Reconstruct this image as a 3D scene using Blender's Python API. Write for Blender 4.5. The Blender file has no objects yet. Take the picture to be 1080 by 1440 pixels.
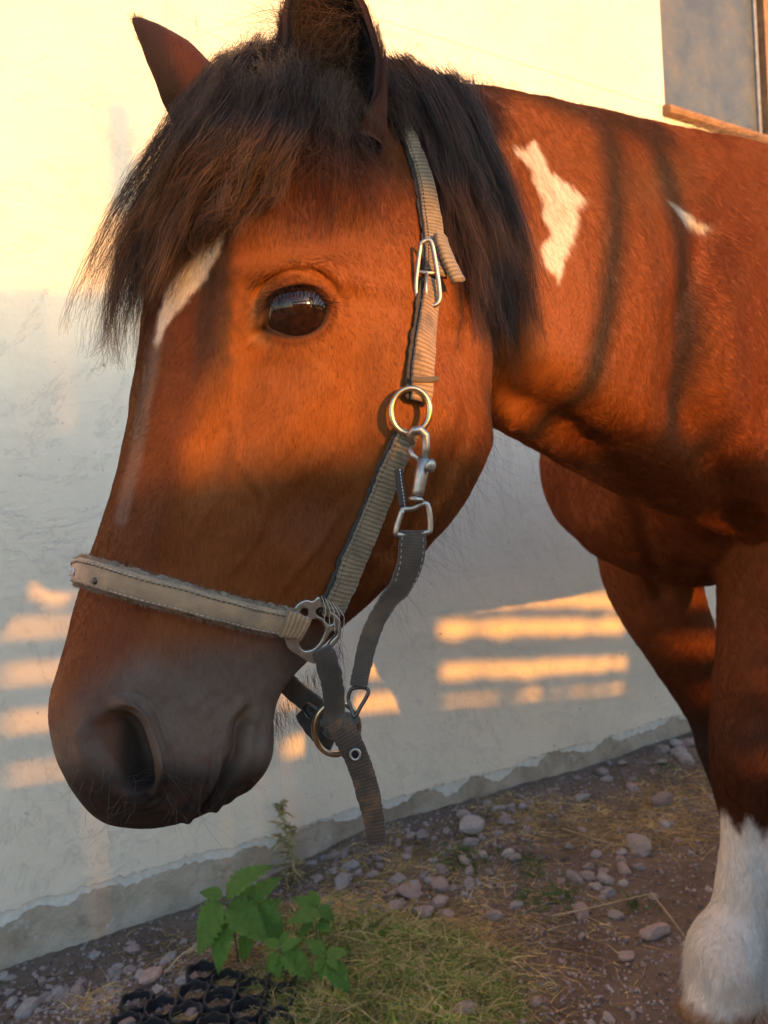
import bpy, bmesh, math, random
import numpy as np
from mathutils import Vector, Matrix, noise
from mathutils.bvhtree import BVHTree

random.seed(7); RNG = np.random.default_rng(7)
SC = bpy.context.scene
C = SC.collection

# ------------------------------------------------------------------ camera
CAM_H = 0.92
FPX = 1084.0                        # focal length in pixels of the 1080x1440 picture
ROLL = math.radians(3.5); PITCH = math.radians(-1.37)
fwd = Vector((0, math.cos(PITCH), math.sin(PITCH)))
r0 = Vector((1, 0, 0)); u0 = r0.cross(fwd)
RIGHT = r0*math.cos(ROLL) - u0*math.sin(ROLL)
UP = r0*math.sin(ROLL) + u0*math.cos(ROLL)
CAM = Vector((0, 0, CAM_H))
cd = bpy.data.cameras.new('camera'); cam = bpy.data.objects.new('camera', cd); C.objects.link(cam)
cd.sensor_fit = 'VERTICAL'; cd.sensor_height = 36; cd.lens = FPX/1440*36
cd.clip_start = 0.02; cd.clip_end = 200
cam.matrix_world = Matrix(((RIGHT.x, UP.x, -fwd.x, CAM.x), (RIGHT.y, UP.y, -fwd.y, CAM.y), (RIGHT.z, UP.z, -fwd.z, CAM.z), (0, 0, 0, 1)))
cd.dof.use_dof = True; cd.dof.focus_distance = 0.57; cd.dof.aperture_fstop = 12
SC.camera = cam

# ------------------------------------------------------------------ light
SUN_EL = math.radians(10.0)
SUN_H = Vector((0.66, -0.751, 0)).normalized()          # horizontal direction towards the sun
SUN_DIR = SUN_H*math.cos(SUN_EL) + Vector((0, 0, math.sin(SUN_EL)))
w = bpy.data.worlds.new('World'); SC.world = w; w.use_nodes = True
nt = w.node_tree; nt.nodes.clear()
sky = nt.nodes.new('ShaderNodeTexSky'); sky.sky_type = 'NISHITA'; sky.sun_disc = False
sky.sun_elevation = SUN_EL; sky.sun_rotation = math.atan2(SUN_H.x, SUN_H.y)
sky.air_density = 1.0; sky.dust_density = 0.6; sky.ozone_density = 2.0
bg = nt.nodes.new('ShaderNodeBackground'); bg.inputs[1].default_value = 0.15
wo = nt.nodes.new('ShaderNodeOutputWorld')
nt.links.new(sky.outputs[0], bg.inputs[0]); nt.links.new(bg.outputs[0], wo.inputs[0])
sl = bpy.data.lights.new('sun', 'SUN'); sl.energy = 2.0; sl.angle = math.radians(1.0); sl.color = (1.0, 0.40, 0.03)
so = bpy.data.objects.new('sun', sl); C.objects.link(so)
so.rotation_euler = SUN_DIR.to_track_quat('Z', 'Y').to_euler()
vs = SC.view_settings; vs.view_transform = 'Standard'; vs.look = 'None'; vs.gamma = 1; vs.exposure = 1.82
vs.use_curve_mapping = False
SC.cycles.max_bounces = 6; SC.cycles.transparent_max_bounces = 8

# ------------------------------------------------------------------ helpers
def pt(px, py, d):
    return CAM + (fwd + RIGHT*((px-540)/FPX) + UP*((720-py)/FPX))*d
def ray(px, py):
    return (fwd + RIGHT*((px-540)/FPX) + UP*((720-py)/FPX)).normalized()
def proj(P):                                            # world (n,3) -> px, py, depth
    q = np.asarray(P) - np.array(CAM)
    d = q @ np.array(fwd); return 540+FPX*(q@np.array(RIGHT))/d, 720-FPX*(q@np.array(UP))/d, d
def ground(px, py, z=0.0):
    r = ray(px, py); return CAM + r*((z-CAM_H)/r.z)
def smoothstep(a, b, x):
    t = np.clip((np.asarray(x, float)-a)/(b-a), 0, 1); return t*t*(3-2*t)
def lerp(a, b, t): return a+(b-a)*t
def tag(o, label=None, cat=None, group=None, kind=None):
    for k, v in (('label', label), ('category', cat), ('group', group), ('kind', kind)):
        if v: o[k] = v
    return o
def link(o, parent=None):
    C.objects.link(o)
    if parent is not None:
        o.parent = parent
        base = parent
        off = Vector((0, 0, 0))
        o.matrix_parent_inverse = Matrix.Translation(-Vector(WLOC.get(parent.name, (0, 0, 0))))
    return o
WLOC = {}
def empty(name, loc, label, cat, group=None):
    o = bpy.data.objects.new(name, None); C.objects.link(o); o.location = loc; o.empty_display_size = .05
    WLOC[o.name] = tuple(loc); return tag(o, label, cat, group)
def mk(name, V, F, mat, parent=None, smooth=True):
    me = bpy.data.meshes.new(name)
    me.from_pydata([tuple(v) for v in V], [], [tuple(f) for f in F]); me.update()
    if mat: me.materials.append(mat)
    if smooth: me.polygons.foreach_set('use_smooth', [True]*len(me.polygons))
    o = bpy.data.objects.new(name, me); return link(o, parent)
def catmull(P, n):                                      # P: (k,m) array -> n samples
    P = np.asarray(P, float); k = len(P)
    if k == 2: return P[0]+(P[1]-P[0])*np.linspace(0, 1, n)[:, None]
    t = np.linspace(0, k-1, n); i = np.clip(t.astype(int), 0, k-2); f = (t-i)[:, None]
    Q = np.vstack([2*P[0]-P[1], P, 2*P[-1]-P[-2]])
    a, b, c, d = Q[i], Q[i+1], Q[i+2], Q[i+3]
    return 0.5*((2*b)+(-a+c)*f+(2*a-5*b+4*c-d)*f**2+(-a+3*b-3*c+d)*f**3)
class MB:
    def __init__(s): s.v = []; s.f = []; s.uv = []
    def add(s, V, F):
        o = len(s.v); s.v += [tuple(v) for v in V]; s.f += [tuple(i+o for i in f) for f in F]
    def box(s, c, h, ax=None, jit=0):
        ax = ax or (Vector((1, 0, 0)), Vector((0, 1, 0)), Vector((0, 0, 1)))
        V = [Vector(c)+ax[0]*(h[0]*i)+ax[1]*(h[1]*j)+ax[2]*(h[2]*k) for i in (-1, 1) for j in (-1, 1) for k in (-1, 1)]
        s.add(V, [(0, 1, 3, 2), (4, 6, 7, 5), (0, 4, 5, 1), (2, 3, 7, 6), (0, 2, 6, 4), (1, 5, 7, 3)])
    def tube(s, P, R, n=10, closed=False, sq=1.0, nrm=None):
        P = [Vector(p) for p in P]; m = len(P)
        if not hasattr(R, '__len__'): R = [R]*m
        up = Vector(nrm) if nrm is not None else Vector((0.13, 0.2, 0.97)); V = []
        for i in range(m):
            a = P[(i-1) % m] if (closed or i > 0) else P[0]; b = P[(i+1) % m] if (closed or i < m-1) else P[-1]
            t = (b-a).normalized(); x = (up - t*up.dot(t))
            x = x.normalized() if x.length > 1e-5 else t.orthogonal().normalized()
            y = t.cross(x)
            if nrm is None: up = x
            for j in range(n):
                w_ = 2*math.pi*j/n; V.append(P[i]+x*(R[i]*sq*math.cos(w_))+y*(R[i]*math.sin(w_)))
        F = []
        for i in range(m if closed else m-1):
            for j in range(n):
                F.append((i*n+j, i*n+(j+1) % n, ((i+1) % m)*n+(j+1) % n, ((i+1) % m)*n+j))
        if not closed: F += [tuple(range(n))[::-1], tuple((m-1)*n+j for j in range(n))]
        s.add(V, F)
    def build(s, name, mat, parent=None, smooth=True): return mk(name, s.v, s.f, mat, parent, smooth)
class NB:                                                # tiny node-graph helper
    def __init__(s, name):
        s.m = bpy.data.materials.new(name); s.m.use_nodes = True; s.t = s.m.node_tree; s.t.nodes.clear()
        s.out = s.n('OutputMaterial')
    def n(s, typ, **k):
        x = s.t.nodes.new('ShaderNode'+typ)
        for a, b in k.items(): setattr(x, a, b)
        return x
    def l(s, a, b): s.t.links.new(a, b)
    def set(s, node, **k):
        for a, b in k.items():
            i = node.inputs[a.replace('_', ' ')]
            if hasattr(b, 'is_output') : s.l(b, i)
            else: i.default_value = b
        return node
    def coord(s, which='Object', scale=None):
        o = s.n('TexCoord').outputs[which]
        if scale is None: return o
        mp = s.n('Mapping'); s.l(o, mp.inputs[0]); mp.inputs['Scale'].default_value = scale; return mp.outputs[0]
    def noise(s, vec, scale, detail=4, rough=.55, dist=0):
        x = s.n('TexNoise'); s.l(vec, x.inputs['Vector']); x.inputs['Scale'].default_value = scale
        x.inputs['Detail'].default_value = detail; x.inputs['Roughness'].default_value = rough; x.inputs['Distortion'].default_value = dist
        return x.outputs['Fac']
    def ramp(s, fac, stops):
        x = s.n('ValToRGB'); s.l(fac, x.inputs[0]); e = x.color_ramp.elements
        while len(e) < len(stops): e.new(.5)
        for i, (p, c) in enumerate(stops): e[i].position = p; e[i].color = (*c, 1) if len(c) == 3 else c
        return x.outputs[0]
    def math(s, op, a, b=None, c=None, clamp=False):
        x = s.n('Math', operation=op); x.use_clamp = clamp
        for i, v in enumerate((a, b, c)):
            if v is None: continue
            if hasattr(v, 'is_output'): s.l(v, x.inputs[i])
            else: x.inputs[i].default_value = v
        return x.outputs[0]
    def mix(s, f, a, b, mode='MIX'):
        x = s.n('Mix', data_type='RGBA', blend_type=mode)
        for i, v in ((0, f), (6, a), (7, b)):
            if hasattr(v, 'is_output'): s.l(v, x.inputs[i])
            else: x.inputs[i].default_value = (*v, 1) if hasattr(v, '__len__') and len(v) == 3 else v
        return x.outputs[2]
    def bump(s, h, strength, dist, nrm=None):
        x = s.n('Bump'); x.inputs['Strength'].default_value = strength; x.inputs['Distance'].default_value = dist
        s.l(h, x.inputs['Height'])
        if nrm is not None: s.l(nrm, x.inputs['Normal'])
        return x.outputs[0]
    def pbsdf(s, **k):
        x = s.n('BsdfPrincipled'); s.set(x, **k); s.l(x.outputs[0], s.out.inputs[0]); return x
def simple(name, col, rough=.6, metal=0, var=.25, scale=40, bump=.2, bd=.002):
    b = NB(name); co = b.coord(); nz = b.noise(co, scale, 5)
    c = b.ramp(nz, [(.3, tuple(x*(1-var) for x in col)), (.7, tuple(min(1, x*(1+var)) for x in col))])
    b.pbsdf(Base_Color=c, Roughness=rough, Metallic=metal, Normal=b.bump(nz, bump, bd)); return b.m

# ------------------------------------------------------------------ setting: wall, plinth, ground
VPX, VPY = 2330, 585
wd = ray(VPX, VPY); WDIR = Vector((wd.x, wd.y, 0)).normalized()          # along the wall, away to the right
WN = Vector((WDIR.y, -WDIR.x, 0))                                        # outward normal (towards the camera)
base = ground(540, 1172)
WOFF = WN.dot(base)                                                       # wall plane: WN.p = WOFF
def wallpt(px, py, out=0.0):
    r = ray(px, py); return CAM + r*((WOFF+out-WN.dot(CAM))/WN.dot(r))
def wl(t, z, out=0.0):                                                    # t metres along the wall
    return WDIR*t + WN*(WOFF+out) + Vector((0, 0, z))
def wt(P): return WDIR.dot(P)

# ------------------------------------------------------------------ horse: lofts
def ringset(cs, D, V, b, shapes, theta, nring=56, axis=None):
    """cs: n centres implied by D,V (n,3); b: half widths; shapes: (n,k,2) (x dorsal->ventral -1..1, half width 0..1)"""
    n = len(D); cen = (D+V)/2; rings = []
    for i in range(n):
        A = V[i]-D[i]; H = np.linalg.norm(A)/2; A = A/(2*H)
        ax = cen[min(i+1, n-1)]-cen[max(i-1, 0)]; ax /= np.linalg.norm(ax)
        B = np.cross(ax, A); B /= np.linalg.norm(B)
        if B @ np.array(fwd) < 0: B = -B
        sh = catmull(shapes[i], nring//2+1)
        x = sh[:, 0]*H; y = np.maximum(sh[:, 1], 0)*b[i]
        X = np.concatenate([x, x[-2:0:-1]]); Y = np.concatenate([-y, y[-2:0:-1]])   # near side first
        th = theta[i]; X2 = X*math.cos(th)-Y*math.sin(th); Y2 = X*math.sin(th)+Y*math.cos(th)
        X2 = (X2-X2.min())/(X2.max()-X2.min())*2*H-H
        rings.append(cen[i]+np.outer(X2, A)+np.outer(Y2, B))
    return np.array(rings)
def loft(mb, rings, cap=True):
    n, m, _ = rings.shape; V = rings.reshape(-1, 3); F = []
    for i in range(n-1):
        for j in range(m): F.append((i*m+j, i*m+(j+1) % m, (i+1)*m+(j+1) % m, (i+1)*m+j))
    V = list(map(tuple, V))
    c0 = len(V); V.append(tuple(rings[0].mean(0))); V.append(tuple(rings[-1].mean(0)))
    for j in range(m):
        F.append((c0, (j+1) % m, j)); F.append((c0+1, (n-1)*m+j, (n-1)*m+(j+1) % m))
    mb.add(V, F)
def px3(L, d=None):
    return np.array([pt(p[0], p[1], p[2] if d is None else d) for p in L])

HB = MB()
# --- head: each station = dorsal pixel, ventral pixel, depth, half width
S_POLL = [(-1, 0), (-.9, .5), (-.6, .85), (-.2, 1), (.3, .95), (.75, .75), (1, 0)]
S_EYE = [(-1, 0), (-.995, .38), (-.95, .70), (-.80, .93), (-.42, 1.0), (.15, .88), (.66, .66), (1, 0)]
S_MID = [(-1, 0), (-.985, .33), (-.90, .62), (-.66, .85), (-.12, 1.0), (.45, .96), (.84, .68), (1, 0)]
S_NOSE = [(-1, 0), (-.95, .42), (-.78, .72), (-.4, .95), (.1, 1.0), (.6, .84), (.9, .5), (1, 0)]
S_MUZ = [(-1, 0), (-.93, .5), (-.7, .84), (-.3, 1.0), (.2, .98), (.65, .84), (.92, .5), (1, 0)]
HEAD = [ # Dx,Dy, Vx,Vy, depth, halfwidth, shape, theta deg
 (445, 150, 600, 180, .650, .044, S_POLL, 18),
 (372, 138, 650, 270, .640, .058, S_POLL, 22),
 (282, 182, 690, 400, .622, .080, S_EYE, 24),
 (230, 270, 706, 500, .606, .100, S_EYE, 25),
 (212, 380, 700, 585, .594, .104, S_EYE, 25),
 (206, 470, 684, 650, .584, .098, S_MID, 25),
 (196, 560, 645, 715, .575, .088, S_MID, 25),
 (180, 645, 596, 770, .566, .078, S_MID, 25),
 (156, 725, 540, 830, .558, .069, S_MID, 24),
 (133, 800, 480, 880, .550, .062, S_NOSE, 22),
 (112, 860, 425, 935, .544, .058, S_NOSE, 22),
 (94, 920, 388, 985, .539, .058, S_MUZ, 22),
 (78, 980, 384, 1040, .534, .060, S_MUZ, 22),
 (78, 1030, 372, 1080, .530, .058, S_MUZ, 22),
 (92, 1075, 345, 1115, .527, .053, S_MUZ, 20),
 (120, 1115, 300, 1138, .525, .040, S_MUZ, 18),
 (160, 1142, 250, 1150, .525, .020, S_MUZ, 15),
]
def head_rings(tab, n):
    k = len(tab)
    D = px3([(s[0], s[1], s[4]) for s in tab]); V = px3([(s[2], s[3], s[4]) for s in tab])
    Sh = np.array([catmull(s[6], 9) for s in tab])
    W = catmull(np.hstack([D, V, [[s[5], math.radians(s[7])] for s in tab], Sh.reshape(k, -1)]), n)
    return ringset(None, W[:, :3], W[:, 3:6], W[:, 6], W[:, 8:].reshape(n, 9, 2), W[:, 7])
loft(HB, head_rings(HEAD, 90))
# --- neck
S_NECK = [(-1, 0), (-.93, .35), (-.7, .62), (-.2, .92), (.3, 1.0), (.75, .75), (1, 0)]
NECK = [
 (520, 110, 660, 480, .655, .050, S_NECK, 0),
 (585, 118, 706, 592, .690, .066, S_NECK, 0),
 (660, 126, 740, 616, .745, .080, S_NECK, 0),
 (760, 145, 800, 652, .84, .095, S_NECK, 0),
 (870, 170, 880, 700, .95, .115, S_NECK, 0),
 (985, 197, 985, 740, 1.07, .145, S_NECK, 0),
 (1090, 218, 1100, 780, 1.20, .17, S_NECK, 0),
 (1180, 232, 1200, 800, 1.36, .17, S_NECK, 0),
]
loft(HB, head_rings(NECK, 60))
# --- trunk, in the horse's own line (parallel to the wall)
E = np.array([.868, .496, 0]); L_ = np.array([.496, -.868, 0]); Z = np.array([0, 0, 1.])
CH0 = np.array([.335, 1.235, 0])
S_BODY = [(-1, 0), (-.92, .42), (-.65, .78), (-.15, 1.0), (.35, .98), (.78, .72), (1, 0)]
TR = [ (.0, .98, .84, .05), (.03, 1.04, .80, .10), (.09, 1.12, .76, .155), (.2, 1.24, .725, .205), (.35, 1.34, .72, .225), (.55, 1.39, .73, .245),
       (.8, 1.37, .725, .275), (1.05, 1.33, .72, .295), (1.3, 1.345, .74, .285), (1.5, 1.36, .78, .27), (1.68, 1.30, .82, .22), (1.80, 1.18, .92, .13), (1.84, 1.08, 1.0, .05)]
W = catmull([(s, t, b_, w_) for s, t, b_, w_ in TR], 60)
cs = CH0+np.outer(W[:, 0], E)
D = cs+np.outer(W[:, 1], Z); V = cs+np.outer(W[:, 2], Z)
n = len(W); cen = (D+V)/2; rings = []
for i in range(n):
    sh = catmull(S_BODY, 25); H = (W[i, 1]-W[i, 2])/2
    x = sh[:, 0]*H; y = sh[:, 1]*W[i, 3]
    X = np.concatenate([x, x[-2:0:-1]]); Y = np.concatenate([y, -y[-2:0:-1]])
    rings.append(cen[i]-np.outer(X, Z)+np.outer(Y, L_))
loft(HB, np.array(rings))
def blob(c, r, ax=None, n=16):
    ax = ax or (Vector((1, 0, 0)), Vector((0, 1, 0)), Vector((0, 0, 1)))
    P = [Vector(c)+ax[2]*(r[2]*-math.cos(math.pi*i/n)) for i in range(n+1)]
    V = []; F = []
    for i in range(n+1):
        s = math.sin(math.pi*i/n)+1e-3
        for j in range(20):
            a = 2*math.pi*j/20; V.append(P[i]+ax[0]*(r[0]*s*math.cos(a))+ax[1]*(r[1]*s*math.sin(a)))
    for i in range(n):
        for j in range(20): F.append((i*20+j, i*20+(j+1) % 20, (i+1)*20+(j+1) % 20, (i+1)*20+j))
    HB.add(V, F)
AX = (Vector(E), Vector(L_), Vector((0, 0, 1)))
def bod(s, l, z): return CH0+E*s+L_*l+Z*z
blob(bod(.12, .09, .95), (.12, .10, .15), AX); blob(bod(.12, -.09, .95), (.12, .10, .15), AX)   # breast muscles
blob(bod(.30, .15, 1.0), (.17, .08, .24), AX); blob(bod(.30, -.15, 1.0), (.17, .08, .24), AX)     # shoulders
blob(bod(1.5, .15, 1.05), (.24, .13, .26), AX); blob(bod(1.5, -.15, 1.05), (.24, .13, .26), AX)
def limb(L, d0=None):
    """L: (px,py,radius px,depth, squash)"""
    A = catmull([(*pt(p[0], p[1], p[3]), p[2]/FPX*p[3], p[4] if len(p) > 4 else 1.0) for p in L], 48)
    HB.tube([Vector(a[:3]) for a in A], list(A[:, 3]), n=20, nrm=tuple(E))
NEAR = [(1120, 700, 85, 1.22), (1105, 790, 92, 1.21), (1088, 860, 76, 1.20), (1074, 930, 64, 1.19), (1060, 1000, 57, 1.19), (1054, 1050, 53, 1.18), (1056, 1095, 52, 1.18),
        (1056, 1135, 43, 1.18), (1052, 1175, 35, 1.18), (1046, 1235, 35, 1.17), (1040, 1285, 40, 1.17), (1026, 1330, 55, 1.16), (1022, 1365, 55, 1.15), (1010, 1410, 47, 1.14), (998, 1450, 50, 1.13)]
limb(NEAR)
FAR = [(905, 720, 62, 1.50), (912, 790, 68, 1.50), (930, 850, 60, 1.50), (955, 900, 52, 1.51), (985, 960, 43, 1.52), (1010, 1015, 38, 1.53), (1022, 1060, 38, 1.53), (1034, 1110, 30, 1.54), (1044, 1170, 25, 1.54),
       (1054, 1230, 26, 1.54), (1056, 1262, 34, 1.53), (1040, 1290, 30, 1.52), (1030, 1312, 34, 1.52)]
limb(FAR)
for sd in (1, -1):                                                         # hind legs
    pts = [(1.52, .14, 1.0, .15), (1.50, .145, .8, .11), (1.56, .145, .66, .075), (1.66, .14, .54, .055), (1.67, .14, .47, .048), (1.64, .14, .36, .034), (1.62, .14, .22, .034), (1.60, .14, .15, .046), (1.56, .14, .09, .042), (1.54, .14, .06, .05)]
    A = catmull([(*bod(s, sd*l, z), r) for s, l, z, r in pts], 40)
    HB.tube([Vector(a[:3]) for a in A], list(A[:, 3]), n=20, nrm=tuple(E))

def vox(mb, size):
    o = mk('tmp', mb.v, mb.f, None); md = o.modifiers.new('r', 'REMESH'); md.mode = 'VOXEL'; md.voxel_size = size
    me = bpy.data.meshes.new_from_object(o.evaluated_get(bpy.context.evaluated_depsgraph_get()))
    bpy.data.objects.remove(o); return me
class Sk:                                                                   # sculptable mesh: numpy verts + faces
    def __init__(s, me): s.read(me)
    def read(s, me):
        s.me = me; n = len(me.vertices); a = np.empty(n*3); me.vertices.foreach_get('co', a); s.v = a.reshape(-1, 3)
        e = np.empty(len(me.edges)*2, int); me.edges.foreach_get('vertices', e); s.e = e.reshape(-1, 2)
        s.deg = np.bincount(s.e.ravel(), minlength=n).astype(float)
    def write(s): s.me.vertices.foreach_set('co', s.v.ravel()); s.me.update()
    def lap(s, x):
        a, b = s.e[:, 0], s.e[:, 1]; n = len(s.deg)
        return np.stack([np.bincount(a, x[b, k], n)+np.bincount(b, x[a, k], n) for k in range(x.shape[1])], 1)/np.maximum(s.deg, 1)[:, None]
    def smooth(s, it, w=None, lam=.5, mu=-.52):
        w = 1.0 if w is None else w[:, None]
        for i in range(it):
            s.v = s.v+w*lam*(s.lap(s.v)-s.v)
            if mu: s.v = s.v+w*mu*(s.lap(s.v)-s.v)
    def nrm(s):
        s.write(); n = len(s.v); a = np.empty(n*3); s.me.vertex_normals.foreach_get('vector', a); return a.reshape(-1, 3)
    def bvh(s):
        s.write(); s.n_ = s.nrm()
        return BVHTree.FromPolygons([Vector(v) for v in s.v], [tuple(p.vertices) for p in s.me.polygons])
HM = Sk(vox(HB, .006))
HM.smooth(12); 
HM.smooth(6, mu=0)

# ------------------------------------------------------------------ horse: refine and sculpt
def refine(sk, sel_v, cuts=1):
    bm = bmesh.new(); sk.write(); bm.from_mesh(sk.me); bm.verts.ensure_lookup_table()
    es = [e for e in bm.edges if sel_v[e.verts[0].index] and sel_v[e.verts[1].index]]
    bmesh.ops.subdivide_edges(bm, edges=es, cuts=cuts, use_grid_fill=True)
    big = [f for f in bm.faces if len(f.verts) > 4]
    if big: bmesh.ops.triangulate(bm, faces=big)
    bm.to_mesh(sk.me); bm.free(); sk.read(sk.me)
def facing(sk, lo=-.05, hi=.25):
    n = sk.nrm(); vd = sk.v-np.array(CAM); vd /= np.linalg.norm(vd, axis=1)[:, None]
    return smoothstep(lo, hi, -(n*vd).sum(1))
HC = np.array(pt(430, 560, .575)); _B = np.array(ray(430, 560)); _A = np.array(-UP*math.cos(.25)+RIGHT*math.sin(.25))
_a = np.array(RIGHT*math.cos(.35)+UP*(-math.sin(.35)))          # roughly dorsal -> ventral
SAGN = -math.sin(math.radians(24))*_a+math.cos(math.radians(24))*_B; SAGN /= np.linalg.norm(SAGN)
def sympx(v):
    d = (v-HC)@SAGN; far = d > 0.0
    m = np.where(far[:, None], v-2*np.outer(d, SAGN), v)
    px, py, dd = proj(m); return px, py, dd, far
px, py, dd = proj(HM.v)
refine(HM, (px < 760) & (px > 20) & (dd < .9))
px, py, dd = proj(HM.v)
HM.smooth(4, (dd < .9)*1.0)
px, py, dd = proj(HM.v)
detail0 = None
detail = (((px < 410) & (py > 930)) | ((px > 320) & (px < 500) & (py > 350) & (py < 520))) & (dd < .62) & (px > 20)
refine(HM, detail); px, py, dd = proj(HM.v)
HM.smooth(2, ((dd < .7))*1.0)
refine(HM, (((px > 110) & (px < 250) & (py > 970) & (py < 1125)) | ((px > 350) & (px < 485) & (py > 380) & (py < 495)) | ((px > 275) & (px < 375) & (py > 975) & (py < 1145))) & (dd < .53))
px, py, dd, FARM = sympx(HM.v)
NRM0 = HM.nrm()
realpx, realpy, realdd = proj(HM.v)
fac = np.where(FARM, (realdd < .8)*1.0, facing(HM))
headm = smoothstep(.80, .74, realdd)*fac
def g(cx, cy, rx, ry=None, ang=0):
    ry = ry or rx; a = math.radians(ang); x = px-cx; y = py-cy
    return np.exp(-(((x*math.cos(a)+y*math.sin(a))/rx)**2+((-x*math.sin(a)+y*math.cos(a))/ry)**2))
def pdist(poly, X=None, Y=None):
    X = px if X is None else X; Y = py if Y is None else Y
    P = np.array(poly, float); best = np.full(len(X), 1e9); side = np.zeros(len(X)); tt = np.zeros(len(X))
    for i in range(len(P)-1):
        a, b = P[i], P[i+1]; ab = b-a; L = (ab@ab)
        t = np.clip(((X-a[0])*ab[0]+(Y-a[1])*ab[1])/L, 0, 1)
        dx = X-a[0]-t*ab[0]; dy = Y-a[1]-t*ab[1]; d = np.hypot(dx, dy); c = ab[0]*dy-ab[1]*dx
        m = d < best; best[m] = d[m]; side[m] = np.sign(c[m]); tt[m] = (i+t[m])/(len(P)-1)
    return best, side, tt
def inside(poly, X, Y):
    P = np.array(poly, float); r = np.zeros(len(X), bool); j = len(P)-1
    for i in range(len(P)):
        xi, yi = P[i]; xj, yj = P[j]
        c = ((yi > Y) != (yj > Y)) & (X < (xj-xi)*(Y-yi)/(yj-yi+1e-9)+xi); r ^= c; j = i
    return r
def sdf(poly, X, Y):
    d, _, _ = pdist(list(poly)+[poly[0]], X, Y); return np.where(inside(poly, X, Y), -d, d)
def brush(w_, amp): HM.v += NRM0*(w_*amp*headm)[:, None]
# big forms
brush(g(410, 378, 62, 20, -6), .0095); brush(g(500, 400, 60, 16, 14), .005)                       # brow
brush(g(490, 325, 42, 40), -.010)                          # hollow above the eye
brush(g(420, 440, 70, 55), .004)
d_, s_, t_ = pdist(catmull([(470, 520), (430, 570), (390, 640), (350, 720)], 14))
brush(np.exp(-(d_/42)**2)*np.sin(np.pi*np.clip(t_, .02, .98))**.5, .0048)     # facial crest
brush(g(440, 715, 60, 46), -.0060)
brush(g(335, 590, 50, 90, 10), -.0045)
brush(g(265, 745, 36, 70, 20), .003)
brush(g(360, 860, 70, 60), -.004)
brush(g(580, 610, 70, 120, 10), .010)                      # cheek muscle
d_, s_, t_ = pdist(catmull([(505, 420), (500, 560), (505, 680), (480, 790)], 14))
brush(np.exp(-(d_/30)**2), -.0050)
d_, s_, t_ = pdist(catmull([(325, 330), (300, 480), (262, 620), (228, 730), (190, 840)], 16))
brush(np.exp(-(d_/22)**2), .0036)                          # edge of the nasal bone
d_, s_, t_ = pdist(catmull([(372, 480), (330, 580), (280, 700), (250, 800)], 16))
brush(np.exp(-(d_/22)**2), -.002)
d_, s_, t_ = pdist(catmull([(470, 640), (400, 690), (330, 780), (300, 840)], 16))      # face vein
brush(np.exp(-(d_/12)**2), .0006)
brush(g(560, 250, 60, 60), .004)
for vp in ([(318, 560), (332, 620), (318, 680), (284, 730), (262, 790)], [(330, 640), (372, 700), (360, 760), (318, 812)], [(500, 700), (462, 752), (420, 800), (395, 840)]):
    dv, _, tv = pdist(catmull(vp, 16)); brush(np.exp(-(dv/6.5)**2)*np.sin(np.pi*np.clip(tv, .01, .99))**.5, .0013)
dv, _, tv = pdist(catmull([(640, 470), (655, 560), (640, 640), (598, 715), (545, 775)], 16)); brush(np.exp(-(dv/16)**2), -.0028)
brush(g(385, 520, 40, 26, 20), -.0025)
# muzzle
brush(g(352, 1058, 26, 44, 15), .010)                     # lower lip / chin
brush(g(262, 1075, 42, 50, 10), .003)                     # upper lip
MOUTH = catmull([(360, 985), (346, 1004), (333, 1022), (325, 1056), (313, 1098), (291, 1134), (280, 1150)], 30)
d_, s_, t_ = pdist(MOUTH)
NOSTRIL = catmull([(132, 1018), (148, 1004), (172, 1001), (191, 1014), (203, 1042), (211, 1074), (209, 1098), (194, 1108), (176, 1100), (160, 1078), (142, 1048), (132, 1018)], 40)[:-1]
sd = sdf(NOSTRIL, px, py)
d1, s1, t1 = pdist(catmull([(150, 1000), (176, 990), (200, 1002), (216, 1032), (224, 1070), (216, 1104)], 20))
brush(np.exp(-(d1/9)**2)*smoothstep(0, .2, t1), .0090)
d1, s1, t1 = pdist(catmull([(128, 1006), (120, 1036), (132, 1074), (158, 1104), (190, 1118)], 20))
brush(np.exp(-(d1/13)**2), .0035)
brush(g(222, 1075, 16, 34, -12), .005)                      # outer wing
brush(g(238, 1000, 26, 40, 20), -.004)
brush(g(175, 958, 40, 26), .004)
brush(g(112, 1030, 16, 50, -10), .003)
brush(g(300, 1000, 40, 50), -.0025)
NRM0 = HM.nrm()
brush(np.exp(-(d_/6)**2)*smoothstep(0, .3, t_), -.0080)
brush(np.exp(-((d_-13)/7)**2)*smoothstep(0, .15, t_), .0018)
# lips and fine folds of the muzzle
lw = np.sin((px*.9+py*.25)*.42+1.5*np.sin(py*.05))*np.exp(-((d_-16)/14)**2)*smoothstep(1000, 1040, py)
brush(lw, .0009)
brush(np.sin(sd*.55)*np.exp(-((sd-22)/14)**2)*smoothstep(0, 10, sd)*(px > 190), .0006)
brush(g(205, 1125, 60, 14, 10), .003)
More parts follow.
